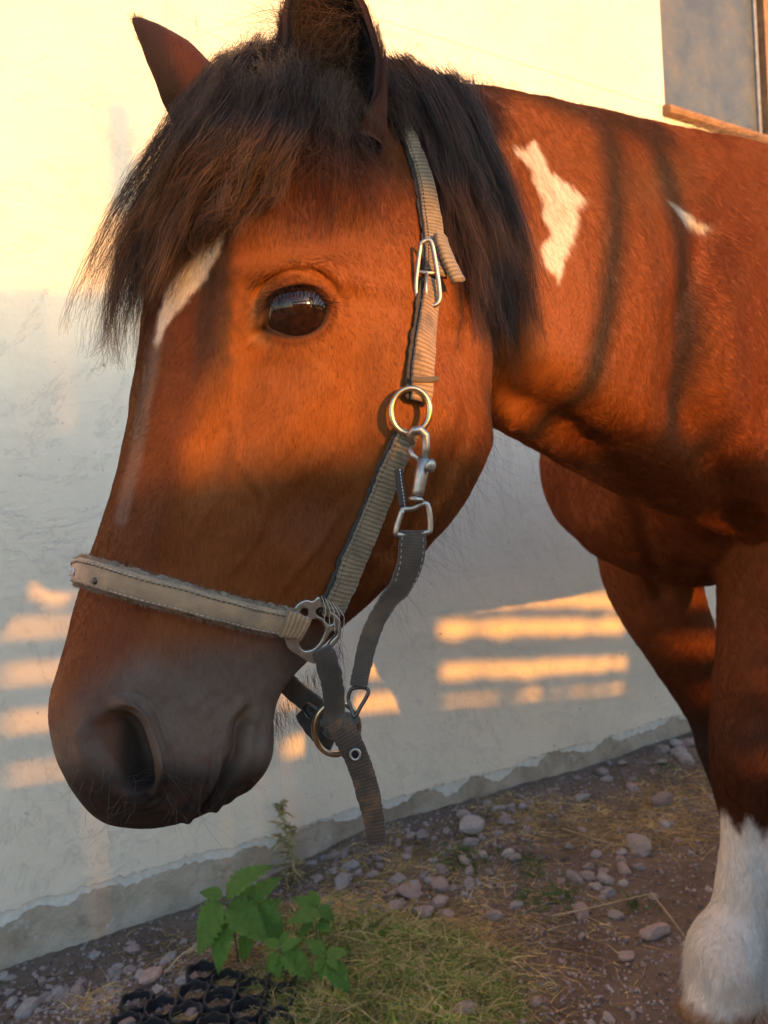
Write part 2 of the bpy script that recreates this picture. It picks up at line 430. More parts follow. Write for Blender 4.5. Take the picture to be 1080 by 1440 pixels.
# eye
EYE = catmull([(373, 461), (376, 440), (384, 419), (402, 407), (424, 404), (444, 413), (458, 432), (454, 452), (438, 465), (416, 471), (394, 469), (373, 461)], 40)[:-1]
se = sdf(EYE, px, py)
upm = smoothstep(452, 420, py)
brush(np.exp(-((se-8)/6)**2)*smoothstep(-6, 2, se)*(.08+.92*upm), .0034)
wr = np.sin(se*1.1+px*.05+2*np.sin(px*.06))*np.exp(-((se-26)/14)**2)*smoothstep(425, 395, py)
brush(wr*(.6+.6*np.sin(px*.09)), .0008)
up = smoothstep(436, 408, py)
brush(np.exp(-((se-22)/4)**2)*up, -.0016); brush(np.exp(-((se-31)/6)**2)*up, .0010)
brush(np.exp(-((se-40)/5)**2)*up*smoothstep(370,420,px), -.0008)
lo = smoothstep(436, 470, py)
brush(np.exp(-((se-20)/4)**2)*lo, .0); brush(np.exp(-((se-28)/6)**2)*lo, .0)
brush(g(366, 468, 14, 8, -25), -.004)
vdir = HM.v-np.array(CAM); vdir /= np.linalg.norm(vdir, axis=1)[:, None]
inw = np.where(FARM[:, None], -NRM0, vdir*.6-NRM0*.4)
HM.v += inw*(smoothstep(-2, -9, se)*.016*headm)[:, None]
deep = smoothstep(5, -15, sd)
inn = np.where(FARM[:, None], -NRM0, np.array(-UP*.10+RIGHT*.45+fwd*.9)[None])
HM.v += inn*(deep*.028*headm*(.40+.60*smoothstep(145, 178, px)))[:, None]
near_d = (np.abs(sd) < 40) | (np.abs(se) < 24) | (d_ < 25)
HM.smooth(2, near_d*1.0, .4, 0)
# folds and veins at small scale over the whole coat, body muscles
qx, qy, qd = proj(HM.v); ff = facing(HM); NRM0 = HM.nrm()
def bb(w_, amp, m=None): HM.v += NRM0*(w_*amp*(ff if m is None else m))[:, None]
def G(cx, cy, rx, ry, ang=0):
    a = math.radians(ang); x = qx-cx; y = qy-cy
    return np.exp(-(((x*math.cos(a)+y*math.sin(a))/rx)**2+((-x*math.sin(a)+y*math.cos(a))/ry)**2))
nk = smoothstep(.6, .7, qd)
for poly, w_, amp in (([(720, 560), (800, 600), (880, 680), (960, 800)], 26, -.008), ([(760, 500), (860, 560), (960, 640), (1060, 700)], 40, .010),
                      ([(1000, 330), (960, 480), (980, 620), (1040, 720)], 28, -.012), ([(1060, 330), (1020, 470), (1040, 600), (1100, 700)], 36, .010)):
    d1, _, _ = pdist(catmull(poly, 16), qx, qy); bb(np.exp(-(d1/w_)**2)*nk, amp)
d1, _, _ = pdist(catmull([(905, 640), (900, 720), (915, 800), (930, 835)], 10), qx, qy); bb(np.exp(-(d1/14)**2)*smoothstep(1.1, 1.25, qd), -.014)
bb(G(1052, 1075, 40, 34)*(qd > 1), .006); bb(G(1052, 1012, 34, 20)*(qd > 1), -.003)
d1, _, _ = pdist([(1052, 1140), (1050, 1290)], qx, qy)
for i in range(len(HM.v[:0])): pass
# scattered soft unevenness
def fbm(v, s, seed=0):
    r = np.random.default_rng(seed); o = np.zeros(len(v))
    for k in range(9):
        d = r.normal(size=3); d /= np.linalg.norm(d); f = s*r.uniform(.6, 1.9)
        o += np.sin(v@d*f*2*math.pi+r.uniform(0, 6.3)+1.3*np.sin(v@np.roll(d, 1)*f*4+k))
    return o/9
HM.v += NRM0*(fbm(HM.v, 9, 3)*.0030+fbm(HM.v, 25, 4)*.0010)[:, None]*smoothstep(.0, 6, np.minimum(np.abs(se), np.abs(sd)))[:, None]
HM.write()
BV = BVHTree.FromPolygons([Vector(v) for v in HM.v], [tuple(p.vertices) for p in HM.me.polygons])
def hit(px_, py_, default=.6):
    r = ray(px_, py_); h = BV.ray_cast(CAM, r, 5)
    if h[0] is None: return pt(px_, py_, default), -r, None
    n = h[1]; n = n if n.dot(r) < 0 else -n
    return h[0], n, (h[0]-CAM).dot(fwd)

# ------------------------------------------------------------------ horse: ears added to the body mesh
def ear_mesh(base, tip, side, face, wid, L=24, M=22, th=.0042, curl=.0):
    base = Vector(base); tip = Vector(tip); ax = (tip-base); ln = ax.length; ax.normalize()
    side = (side-ax*side.dot(ax)).normalized(); face = (face-ax*face.dot(ax)); face = (face-side*face.dot(side)).normalized()
    V = []; F = []
    us = np.linspace(0, 1, L)
    for lay in (0, 1):
        for u in us:
            w0 = wid*(np.interp(u, [0, .15, .4, .65, .85, .95, 1], [.46, .50, .56, .46, .27, .14, .02]))
            op = math.radians(np.interp(u, [0, .2, .5, 1], [165, 128, 112, 96]))
            dp = w0*np.interp(u, [0, .3, 1], [1.0, .95, .8])
            if lay: w0 = max(w0-th, w0*.55); dp = max(dp-th, dp*.55)
            cpt = base+ax*(u*ln)+side*(curl*math.sin(u*math.pi))*ln*.3+face*(-.08*ln*math.sin(u*2.4))
            for j in range(M):
                a = -op+2*op*j/(M-1)
                rim = 1+.10*(abs(a)/op)**4
                V.append(cpt+side*(w0*math.sin(a)*rim)+face*(-dp*math.cos(a)))
    n = L*M
    for lay in (0, 1):
        for i in range(L-1):
            for j in range(M-1):
                q = (i*M+j, i*M+j+1, (i+1)*M+j+1, (i+1)*M+j); q = tuple(x+lay*n for x in q); F.append(q if lay else q[::-1])
    for i in range(L-1):
        F.append((i*M, (i+1)*M, n+(i+1)*M, n+i*M)); F.append((i*M+M-1, n+i*M+M-1, n+(i+1)*M+M-1, (i+1)*M+M-1))
    for j in range(M-1): F.append(((L-1)*M+j, (L-1)*M+j+1, n+(L-1)*M+j+1, n+(L-1)*M+j))
    return V, F
EARS = [ear_mesh(pt(480, 218, .530), pt(440, -110, .535), RIGHT*1.0+fwd*.10, -fwd*1.0-RIGHT*.28, .062, curl=.04),
        ear_mesh(pt(306, 205, .612), pt(181, 34, .595), fwd*.75+RIGHT*.5, -RIGHT*.55-fwd*.8, .050, curl=.10)]
bm = bmesh.new(); bm.from_mesh(HM.me); NB0 = len(HM.v)
for V, F in EARS:
    vs_ = [bm.verts.new(v) for v in V]
    for f in F:
        try: bm.faces.new([vs_[i] for i in f])
        except ValueError: pass
bm.to_mesh(HM.me); bm.free(); HM.read(HM.me)
EARV = np.arange(len(HM.v)) >= NB0
EAR_INNER = np.zeros(len(HM.v), bool); k0 = NB0
for V, F in EARS:
    EAR_INNER[k0+len(V)//2:k0+len(V)] = True; k0 += len(V)
HM.me.polygons.foreach_set('use_smooth', [True]*len(HM.me.polygons))

# ------------------------------------------------------------------ coat pattern with some light and shade put into the colours
BAY = np.array([.27, .084, .018]); RED = np.array([.21, .050, .014]); DK = np.array([.030, .019, .014]); BRN = np.array([.092, .026, .011])
MUZ = np.array([.115, .090, .072]); WHT = np.array([.74, .68, .60]); TAN = np.array([.26, .145, .055])
PATCH_A = [(717, 203), (733, 207), (751, 196), (758, 210), (764, 226), (774, 241), (800, 260), (825, 280), (810, 293), (812, 312), (808, 332), (795, 362), (786, 392), (777, 381), (769, 381), (760, 353), (774, 328), (764, 304), (761, 278), (748, 252), (743, 231), (727, 215)]
PATCH_B = [(937, 280), (961, 296), (978, 311), (1002, 317), (987, 325), (969, 319), (954, 303)]
BLAZE = [(322, 312), (300, 330), (262, 368), (236, 402), (224, 440), (219, 480), (224, 484), (240, 446), (262, 424), (285, 396), (300, 368), (312, 340)]
def coat(v, nrm=None, jit=0.0, ear=None, inner=None):
    x, y, d = proj(v); sx, sy, sd_, far = sympx(v)
    n = len(v); nz = fbm(v, 22, 11)*.5; nz2 = fbm(v, 60, 12); nz3 = fbm(v, 150, 13)
    c = np.tile(BAY, (n, 1)); hd = smoothstep(.84, .66, d)*smoothstep(735, 690, x+.0*y)
    def mixin(w_, col):
        nonlocal c
        w_ = np.clip(w_, 0, 1)[:, None]; c = c*(1-w_)+np.array(col)*w_
    c = c*(1+.18*nz[:, None]+.10*nz2[:, None])
    mixin(.65*smoothstep(.7, .9, d), RED)
    # head
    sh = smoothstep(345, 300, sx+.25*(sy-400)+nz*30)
    mixin(.60*sh*hd, BRN)  # front of the face, turned from the sun, painted browner
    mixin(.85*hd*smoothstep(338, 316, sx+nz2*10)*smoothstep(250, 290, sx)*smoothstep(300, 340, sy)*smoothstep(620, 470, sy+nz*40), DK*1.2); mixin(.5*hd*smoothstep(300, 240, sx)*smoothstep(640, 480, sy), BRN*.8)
    mixin(.85*hd*np.exp(-(((sx-430)/135)**2+((sy-262)/88)**4)), BRN*.55)  # dark forehead fur, with the ear's shadow put into its colour
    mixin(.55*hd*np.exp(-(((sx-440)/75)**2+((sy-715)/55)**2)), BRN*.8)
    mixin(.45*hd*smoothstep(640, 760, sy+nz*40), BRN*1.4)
    mixin(.55*hd*np.exp(-(((sx-150)/60)**2+((sy-870)/80)**2)), RED*1.1)
    mz = smoothstep(875, 960, sy+.18*(sx-250)+nz*26)*smoothstep(90, 215, sx+(sy-940)*.9)
    mixin(.92*hd*mz, MUZ*1.25); mixin(.40*hd*np.exp(-(((sx-280)/70)**2+((sy-1030)/35)**2)), np.array([.16, .085, .045])); mixin(.92*hd*smoothstep(1055, 1105, sy+nz*16), MUZ*.18); mixin(.35*hd*mz*np.clip(nz2*1.5, 0, 1), BRN*1.3); mixin(.5*hd*np.exp(-(((sx-140)/30)**2+((sy-1010)/50)**2)), BRN*1.1)  # warm spot right of the nostril is a painted sun glimmer
    mixin(.5*hd*np.exp(-(((sx-345)/26)**2+((sy-1005)/34)**2)), TAN*.5)
    s2 = sdf(NOSTRIL, sx, sy); mixin(.9*hd*smoothstep(2, -10, s2)*smoothstep(150, 180, sx), MUZ*.2); mixin(.6*hd*smoothstep(4, -6, s2)*smoothstep(180, 150, sx), np.array([.14, .06, .028]))  # nostril depth painted dark, its lit left flare painted orange-brown
    mixin(.22*hd*smoothstep(850, 960, sy)*np.clip(nz3*2.2+nz2, 0, 1), MUZ*.45)
    s3 = sdf(EYE, sx, sy)
    mixin(.55*hd*smoothstep(34, 12, s3)*smoothstep(400, 360, sx), TAN); mixin(.5*hd*smoothstep(22, 9, s3), BRN*.9)
    mixin(.9*hd*smoothstep(9, 2, s3), DK)
    bz = sdf(BLAZE, x+nz2*5, y+nz3*5); mixin(.93*hd*(d < .56)*smoothstep(3, -3, bz), WHT*.95)
    d5, _, _ = pdist([(222, 470), (205, 560), (192, 640), (170, 730)], x, y); mixin(.22*hd*(d < .57)*smoothstep(14, 4, d5), WHT*.5)
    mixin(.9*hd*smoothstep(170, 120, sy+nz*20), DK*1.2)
    # neck patches
    fn = (~far) if nrm is None else ((nrm@np.array(L_)) > .0)
    nk_ = (x > 690) & (d < 1.3)
    for P in (PATCH_A, PATCH_B):
        s = sdf(P, x+nz2*5, y+nz3*8); mixin(nk_*fn*smoothstep(2.5, -2.5, s), WHT*np.array([1, .93, .83]))
    mixin(.35*nk_*np.exp(-(((x-925)/40)**2+((y-255)/40)**2)), TAN)
    # crest of the neck darker, body under-side
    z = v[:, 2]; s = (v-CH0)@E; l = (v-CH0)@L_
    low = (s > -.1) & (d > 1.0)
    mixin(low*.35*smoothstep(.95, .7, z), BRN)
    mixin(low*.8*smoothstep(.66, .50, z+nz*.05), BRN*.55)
    front = low & (s < .9)
    cut = z+nz*.03+.012*np.sign(np.sin(l*150+s*90))*np.abs(np.sin(l*150+s*90))+nz2*.010
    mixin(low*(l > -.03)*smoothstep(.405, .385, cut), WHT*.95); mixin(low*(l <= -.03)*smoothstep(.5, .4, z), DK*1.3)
    mixin(low*smoothstep(.160, .140, z+nz2*.012), np.array([.30, .17, .085]))
    if ear is not None:
        mixin(ear*.75, BRN*.8); mixin(ear*(x < 330)*.8*smoothstep(262, 240, x-.35*(y-100)), DK); mixin(ear*(x > 330)*smoothstep(505, 470, x)*.8, DK); mixin(inner*.95, DK*.7)  # dark ear fur; far ear's left half painted dark beside its lit strip
    return np.clip(c, .004, .9)
nn = HM.nrm()
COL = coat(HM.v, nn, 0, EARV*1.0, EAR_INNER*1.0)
at = HM.me.color_attributes.new('coat', 'FLOAT_COLOR', 'POINT')
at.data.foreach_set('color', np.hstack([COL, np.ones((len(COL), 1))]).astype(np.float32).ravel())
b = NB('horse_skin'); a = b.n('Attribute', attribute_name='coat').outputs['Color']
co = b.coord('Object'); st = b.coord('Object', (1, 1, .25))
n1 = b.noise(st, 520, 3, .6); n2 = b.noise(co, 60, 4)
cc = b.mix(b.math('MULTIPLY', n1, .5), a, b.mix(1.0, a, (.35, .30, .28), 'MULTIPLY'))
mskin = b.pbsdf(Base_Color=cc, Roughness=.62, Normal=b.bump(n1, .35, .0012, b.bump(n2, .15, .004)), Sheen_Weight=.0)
mskin.inputs['Specular IOR Level'].default_value = .12
SKIN = b.m
HM.me.materials.clear(); HM.me.materials.append(SKIN)
FOOT = CH0+E*.6
horse = empty('horse', (FOOT[0], FOOT[1], 0), 'brown pony with dark forelock, white neck patch and white lower leg standing by the wall', 'horse')
body = bpy.data.objects.new('body', HM.me); link(body, horse)

# eyes
def eye_mat():
    b = NB('eyeball'); co = b.coord('Generated'); 
    nz = b.noise(b.coord('Object'), 300, 4)
    c = b.ramp(nz, [(.3, (.006, .003, .002)), (.75, (.035, .013, .005))])
    p = b.pbsdf(Base_Color=c, Roughness=.06, Coat_Weight=.25, Coat_Roughness=.02); p.inputs['Specular IOR Level'].default_value = .4
    return b.m
EM = eye_mat()
for k in (0, 1):
    c_ = pt(416, 437, 1)-CAM; p0, n0, d0 = None, None, None
    P_ = [hit(x, y)[2] for x, y in ((340, 437), (480, 437), (416, 395), (416, 485))]
    d0 = float(np.mean(P_)) ; R_ = .0262
    cen = pt(416, 438, d0+.0195)
    if k: cen = Vector(np.array(cen)-2*((np.array(cen)-HC)@SAGN)*SAGN)
    m = MB(); ST, SL = 40, 24; V = []; F = []
    for i in range(SL+1):
        for j in range(ST):
            th, ph = math.pi*i/SL, 2*math.pi*j/ST
            V.append(cen+Vector((math.sin(th)*math.cos(ph), math.sin(th)*math.sin(ph), math.cos(th)))*R_)
    for i in range(SL):
        for j in range(ST): F.append((i*ST+j, i*ST+(j+1) % ST, (i+1)*ST+(j+1) % ST, (i+1)*ST+j))
    mk('eye', V, F, EM, horse)
EYE_C = pt(416, 438, d0+.0195)

# ------------------------------------------------------------------ hair
def hair_mat(name, rough=.45, spec=.35, trans=.25):
    b = NB(name); a = b.n('Attribute', attribute_name='hc').outputs['Color']
    p = b.n('BsdfPrincipled'); b.set(p, Base_Color=a, Roughness=rough); p.inputs['Specular IOR Level'].default_value = spec
    tr = b.n('BsdfTranslucent'); b.l(a, tr.inputs[0])
    mx = b.n('MixShader'); mx.inputs[0].default_value = trans; b.l(p.outputs[0], mx.inputs[1]); b.l(tr.outputs[0], mx.inputs[2])
    b.l(mx.outputs[0], b.out.inputs[0]); return b.m
FURM = hair_mat('short_hair', .42, .16, .2); MANEM = hair_mat('long_hair', .40, .22, .18)
def hair(name, P, rad, col, mat, parent, tip=.15, shape=.6):
    """P (n,k,3) world points; rad (n,) root radius; col (n,3)"""
    n, k, _ = P.shape
    hc = bpy.data.hair_curves.new(name); hc.add_curves([k]*n)
    hc.attributes['position'].data.foreach_set('vector', P.astype(np.float32).ravel())
    t = np.linspace(0, 1, k); pr = 1-(1-tip)*t**(1/shape)
    R = (rad[:, None]*pr[None]).astype(np.float32).ravel()
    ra = hc.attributes.get('radius') or hc.attributes.new('radius', 'FLOAT', 'POINT'); ra.data.foreach_set('value', R)
    ca = hc.attributes.new('hc', 'FLOAT_COLOR', 'CURVE')
    ca.data.foreach_set('color', np.hstack([np.clip(col, .002, .95), np.ones((n, 1))]).astype(np.float32).ravel())
    hc.materials.append(mat)
    o = bpy.data.objects.new(name, hc); link(o, parent); return o

def sample_fur(dens_near, dens_far):
    me = HM.me; me.calc_loop_triangles(); nt_ = len(me.loop_triangles)
    T = np.empty(nt_*3, int); me.loop_triangles.foreach_get('vertices', T); T = T.reshape(-1, 3)
    A, B_, C_ = HM.v[T[:, 0]], HM.v[T[:, 1]], HM.v[T[:, 2]]
    cr = np.cross(B_-A, C_-A); ar = np.linalg.norm(cr, axis=1)/2; cr /= (2*ar[:, None]+1e-12)
    ce = (A+B_+C_)/3; x, y, d = proj(ce); vd = ce-np.array(CAM); vd /= np.linalg.norm(vd, axis=1)[:, None]
    f = -(cr*vd).sum(1); inframe = (x > -120) & (x < 1200) & (y > -150) & (y < 1560)
    front = f > -.12
    dens = np.where(front & inframe, dens_near*np.clip((.55/d)**2, .05, 1.2)*(.6+.4/np.clip(f, .35, 1)), np.where(d < 1.7, dens_far*np.clip((.55/d)**2, .1, 1), dens_far*.04))
    dens = np.where(inframe & front & (d < 1.35), dens, np.minimum(dens, dens_far))
    inear = EARV[T[:, 0]]
    dens = np.where(inear, dens*.7, dens)
    s2 = sdf(NOSTRIL, x, y); dens = np.where((s2 < 2) & (d < .62), dens*.05, dens); s3 = sdf(EYE, x, y); dens = np.where((s3 < 5) & (d < .75), 0, dens)
    num = RNG.poisson(ar*dens); idx = np.repeat(np.arange(nt_), num)
    r1 = np.sqrt(RNG.random(len(idx))); r2 = RNG.random(len(idx))
    P = A[idx]*(1-r1)[:, None]+B_[idx]*(r1*(1-r2))[:, None]+C_[idx]*(r1*r2)[:, None]
    vn = HM.nrm(); N = vn[T[idx, 0]]*(1-r1)[:, None]+vn[T[idx, 1]]*(r1*(1-r2))[:, None]+vn[T[idx, 2]]*(r1*r2)[:, None]
    N /= np.linalg.norm(N, axis=1)[:, None]+1e-9
    c = COL[T[idx, 0]]*(1-r1)[:, None]+COL[T[idx, 1]]*(r1*(1-r2))[:, None]+COL[T[idx, 2]]*(r1*r2)[:, None]
    return P, N, c, inear[idx]
FD = 1.15e6
P0, N0, FC, IE = sample_fur(FD, FD*.16)
x, y, d = proj(P0); sx, sy, ds, far = sympx(P0)
def idir(a, b_): return np.array(RIGHT)*a-np.array(UP)*b_
FL = np.zeros_like(P0)
w1 = smoothstep(380, 560, sx+.25*(sy-440))
FL += np.outer((1-w1), idir(-.32, .95))+np.outer(w1, idir(.25, .97))
topf = smoothstep(330, 180, sy)[:, None]; FL = FL*(1-topf)+topf*idir(-.25, .9)
eyeang = np.arctan2(sy-437, sx-415); er = np.hypot(sx-415, sy-437)
we = (np.exp(-(er/75)**2)*.75)[:, None]
FL = FL*(1-we)+we*(np.outer(np.cos(eyeang), idir(1, 0))+np.outer(np.sin(eyeang), idir(0, 1)))
nkf = smoothstep(.66, .78, d)[:, None]; FL = FL*(1-nkf)+nkf*(idir(.75, .60)+np.array(fwd)*.4)
s_ = (P0-CH0)@E; bodym = (smoothstep(.95, 1.25, d)*smoothstep(-.2, .05, s_))[:, None]; FL = FL*(1-bodym*.7)+bodym*.7*(E*.7-Z*.7)
lg = smoothstep(.75, .6, P0[:, 2])[:, None]*(d > .9)[:, None]; FL = FL*(1-lg)+lg*(-Z)
if EARV.any():
    eax = np.array(UP)*1.0; FL[IE] = eax-.2*np.array(RIGHT)
swirl = np.stack([fbm(P0, 7, 31+k) for k in range(3)], 1)*1.0+np.stack([fbm(P0, 45, 41+k) for k in range(3)], 1)*.9
FL = FL+swirl*.8+RNG.normal(size=P0.shape)*.13
FL -= N0*(FL*N0).sum(1)[:, None]; FL /= np.linalg.norm(FL, axis=1)[:, None]+1e-9
ln = np.full(len(P0), .0052)
ln = np.where(d < .7, lerp(.0040, .0022, smoothstep(850, 1000, sy)), ln)
ln = np.where(d < .7, lerp(ln, .0085, smoothstep(360, 220, sy)), ln)
ln = lerp(ln, .0105, smoothstep(.64, .95, d))
ln = np.where(IE, .010, ln)
jaw = (d < .72)*np.exp(-((sdf([(690, 585), (640, 700), (560, 825), (480, 885), (700, 500), (690, 585)], x, y))/20)**2)
ln = ln*(1+.8*jaw)*RNG.uniform(.6, 1.25, len(P0))
lift = RNG.uniform(.12, .38, len(P0)); lift = np.where(IE, .5, lift)
ts = np.linspace(0, 1, 4)
Pk = P0[:, None]+FL[:, None]*(ln[:, None]*ts[None])[..., None]*1.0+N0[:, None]*((ln*lift)[:, None]*(ts-.45*ts**2)[None])[..., None]-N0[:, None]*.0004
thick = lerp(.000075, .00013, smoothstep(.6, 1.0, d))*RNG.uniform(.7, 1.3, len(P0))
cj = RNG.uniform(.72, 1.32, len(P0))[:, None]*(1+.25*fbm(P0, 120, 77))[:, None]
hair('fur', Pk, thick, FC*cj, FURM, horse, tip=.25)

# --- long hair: guides as pixel polylines with a distance in front of the skin
def guide(L, k=14):
    """L: (px,py,offset) with offset metres towards the camera from the skin, or ('d', depth) kept absolute"""
    out = []; last = None
    for q in L:
        p, n, dd_ = hit(q[0], q[1])
        if len(q) > 3: out.append(pt(q[0], q[1], q[3])); last = q[3]; continue
        if dd_ is None or (last is not None and dd_-q[2] > last+.035): D_ = last if last is not None else .6
        else: D_ = dd_-q[2]
        out.append(pt(q[0], q[1], D_)); last = D_
    return catmull([tuple(o) for o in out], k)
def locks(guides, nlock, per, rad, colf, name, clump=.006, spread=.010, wave=.0035, frizz=.0008, k=14, parent=None, length=(.75, 1.05), seed=0):
    r = np.random.default_rng(seed); G = np.array(guides); ng = len(G); Ps = []; Cs = []; Rs = []
    t = np.linspace(0, 1, k)
    for i in range(nlock):
        u = r.random()*(ng-1); a = int(min(u, ng-2)); f = u-a
        base = G[a]*(1-f)+G[a+1]*f
        lenf = r.uniform(*length)
        tt = t*lenf; base = np.stack([np.interp(tt, t, base[:, j]) for j in range(3)], 1)
        off = r.normal(size=3)*spread*.6; off2 = r.normal(size=3)*spread*1.5
        base = base+off[None]*(1-t)[:, None]+off2[None]*t[:, None]
        ph = r.uniform(0, 6.3, 3); fr = r.uniform(1.0, 2.8, 3); am = r.uniform(.3, 1.3)*wave
        base = base+am*np.stack([np.sin(t*fr[j]*6.3+ph[j]) for j in range(3)], 1)*(t**.7)[:, None]
        m = max(3, int(r.poisson(per))); lc = r.uniform(.75, 1.3)
        o0 = r.normal(size=(m, 3))*clump; o1 = o0*r.uniform(.25, .8)+r.normal(size=(m, 3))*clump*.45
        ext = r.uniform(.7, 1.04, m)
        S = base[None].repeat(m, 0)
        T_ = t[None]*ext[:, None]
        S = np.stack([[np.interp(T_[q], t, base[:, j]) for j in range(3)] for q in range(m)]).transpose(0, 2, 1)
        S = S+o0[:, None]*(1-t)[None, :, None]+o1[:, None]*t[None, :, None]
        p2 = r.uniform(0, 6.3, (m, 3)); f2 = r.uniform(3, 9, (m, 3))
        S = S+frizz*np.sin(t[None, :, None]*f2[:, None]*6.3+p2[:, None])*(.2+t)[None, :, None]*r.uniform(.2, 2.2, (m, 1, 1))
        Ps.append(S); Cs.append(colf(r, m)*lc); Rs.append(r.uniform(.7, 1.25, m)*rad)
    return hair(name, np.concatenate(Ps), np.concatenate(Rs), np.concatenate(Cs), MANEM, parent, tip=.3)
def dark(r, m):
    c = np.array([.046, .028, .020])[None]*r.uniform(.45, 1.7, (m, 1)); red = r.random(m) < .30
    c[red] = np.array([.13, .070, .042])*r.uniform(.6, 1.3, (red.sum(), 1)); return c
def brn(r, m): return np.array([.055, .026, .015])[None]*r.uniform(.5, 1.7, (m, 1))
FG = [  # forelock, from the far side of the crest to the near side; roots at the poll
 [(318, 106, 0, .60), (285, 142, 0, .575), (245, 200, 0, .56), (200, 275, 0, .555), (168, 360, 0, .55), (148, 440, 0, .545), (142, 490, 0, .54)],
 [(335, 92, 0, .58), (305, 130, 0, .555), (262, 190, .014), (218, 268, .0, .545), (184, 360, 0, .535), (164, 440, 0, .53), (158, 500, 0, .53)],
 [(355, 84, 0, .58), (328, 120, 0, .55), (285, 190, .018), (243, 270, .022), (208, 350, 0, .53), (188, 430, 0, .52), (184, 490, 0, .52)],
 [(372, 79, 0, .58), (350, 118, 0, .54), (310, 190, .020), (270, 262, .022), (236, 330, .020), (212, 392, .018), (200, 440, 0, .515)],
 [(392, 77, 0, .58), (372, 118, 0, .535), (340, 190, .018), (304, 250, .020), (270, 305, .016), (243, 352, .014), (226, 392, .014)],
 [(412, 79, 0, .58), (398, 122, 0, .53), (372, 190, .016), (340, 245, .016), (312, 285, .012), (290, 310, .008), (275, 330, .006)],
 [(430, 84, 0, .58), (416, 136, 0, .525), (396, 195, .012), (368, 245, .012), (345, 280, .008), (330, 300, .005), (322, 312, .004)],
]
FGk = [guide(g_, 18) for g_ in FG]
locks(FGk, 190, 38, .00010, dark, 'forelock', clump=.0034, spread=.0085, wave=.0040, frizz=.0008, k=18, parent=horse, seed=5, length=(.70, 1.10))
FG2 = [
 [(430, 110, .008), (420, 170, .012), (405, 225, .010), (385, 270, .007), (360, 305, .004)],
 [(455, 170, .008), (450, 210, .007), (440, 250, .005), (425, 290, .004), (400, 318, .003)],
 [(480, 200, .007), (490, 235, .006), (485, 270, .005), (470, 305, .004), (450, 335, .003)],
 [(510, 220, .006), (525, 255, .004), (530, 285, .004), (520, 315, .003), (505, 340, .003)],
]
locks([guide(g_, 10) for g_ in FG2], 90, 10, .00007, brn, 'forehead_hair', clump=.006, spread=.013, wave=.003, frizz=.0007, k=10, parent=horse, seed=6, length=(.4, .95))
MG = [  # mane falling on the near side of the neck
 [(540, 98, .003), (578, 150, .006), (604, 215, .010), (626, 290, .014), (642, 365, .016), (652, 440, .016)],
 [(555, 104, .003), (588, 150, .014), (612, 215, .024), (638, 300, .026), (660, 385, .022), (676, 475, .018)],
 [(580, 112, .003), (612, 150, .014), (642, 215, .024), (668, 300, .026), (690, 390, .022), (705, 485, .018)],
 [(607, 118, .003), (640, 155, .018), (664, 220, .022), (690, 300, .022), (708, 385, .018), (724, 480, .016)],
 [(640, 126, .003), (660, 160, .012), (684, 225, .014), (706, 300, .014), (722, 380, .014), (738, 470, .012)],
]
MGk = [guide(g_, 14) for g_ in MG]
locks(MGk, 300, 46, .00012, dark, 'mane', clump=.0032, spread=.0085, wave=.0040, frizz=.0008, parent=horse, seed=8, length=(.70, 1.05))
PC = [[(300, 118, .002), (278, 150, .010), (250, 195, .014), (225, 245, 0, .55)], [(322, 92, .002), (305, 130, .012), (280, 180, .018), (255, 235, .022)], [(350, 74, .002), (334, 118, .014), (312, 170, .020), (285, 225, .022)], [(380, 66, .002), (366, 112, .014), (346, 165, .020), (322, 215, .020)], [(405, 66, .002), (394, 112, .012), (378, 165, .016), (358, 210, .014)], [(425, 74, .002), (418, 120, .010), (408, 170, .012), (395, 215, .010)]]
locks([guide(g_, 14) for g_ in PC], 90, 34, .00010, dark, 'forelock_crown', clump=.0036, spread=.007, wave=.003, frizz=.0008, k=14, parent=horse, seed=12, length=(.45, 1.0))
OV = [[(516, 96, .004), (538, 128, .016), (556, 160, .018), (566, 196, .014), (574, 240, .010)], [(535, 98, .004), (556, 130, .018), (572, 165, .020), (583, 205, .016), (592, 250, .012)]]
locks([guide(g_, 12) for g_ in OV], 34, 26, .00011, dark, 'poll_hair', clump=.0045, spread=.004, wave=.003, frizz=.0008, k=12, parent=horse, seed=9, length=(.5, .95))
# crest: short upright hairs along the neck, mane going over to the far side
def strands(name, roots, dirs, ln_, k, bend, rad, colf, seed=0, frizz=.001, sag=0.0):
    r = np.random.default_rng(seed); n = len(roots); t = np.linspace(0, 1, k)
    D_ = dirs/np.linalg.norm(dirs, axis=1)[:, None]; Bd = r.normal(size=(n, 3))*bend
    P = roots[:, None]+D_[:, None]*(ln_[:, None]*t[None])[..., None]+Bd[:, None]*(t**2)[None, :, None]*ln_[:, None, None]
    P = P+frizz*np.sin(t[None, :, None]*r.uniform(3, 12, (n, 1, 3))+r.uniform(0, 6.3, (n, 1, 3)))*t[None, :, None]
    P[..., 2] -= sag*(t**2)[None]*ln_[:, None]
    return hair(name, P, r.uniform(.7, 1.3, n)*rad, colf(r, n), MANEM, horse, tip=.2)
rr = np.random.default_rng(21)
crest = catmull([tuple(pt(a, b_, c_)) for a, b_, c_ in [(545, 108, .67), (600, 116, .70), (680, 128, .76), (780, 150, .87), (880, 172, .97), (985, 196, 1.08), (1080, 214, 1.2)]], 200)
ri = rr.integers(0, 199, 5200); roots = crest[ri]+rr.normal(size=(5200, 3))*.006-np.array([0, 0, .004])
dirs = rr.normal(size=(5200, 3))*.45+np.array([.55, .75, .35])
strands('mane_crest', roots, dirs, rr.uniform(.006, .022, 5200)*np.interp(ri, [0, 60, 199], [1.3, .9, .7]), 8, .5, .00009, dark, 22, .0015, .5)
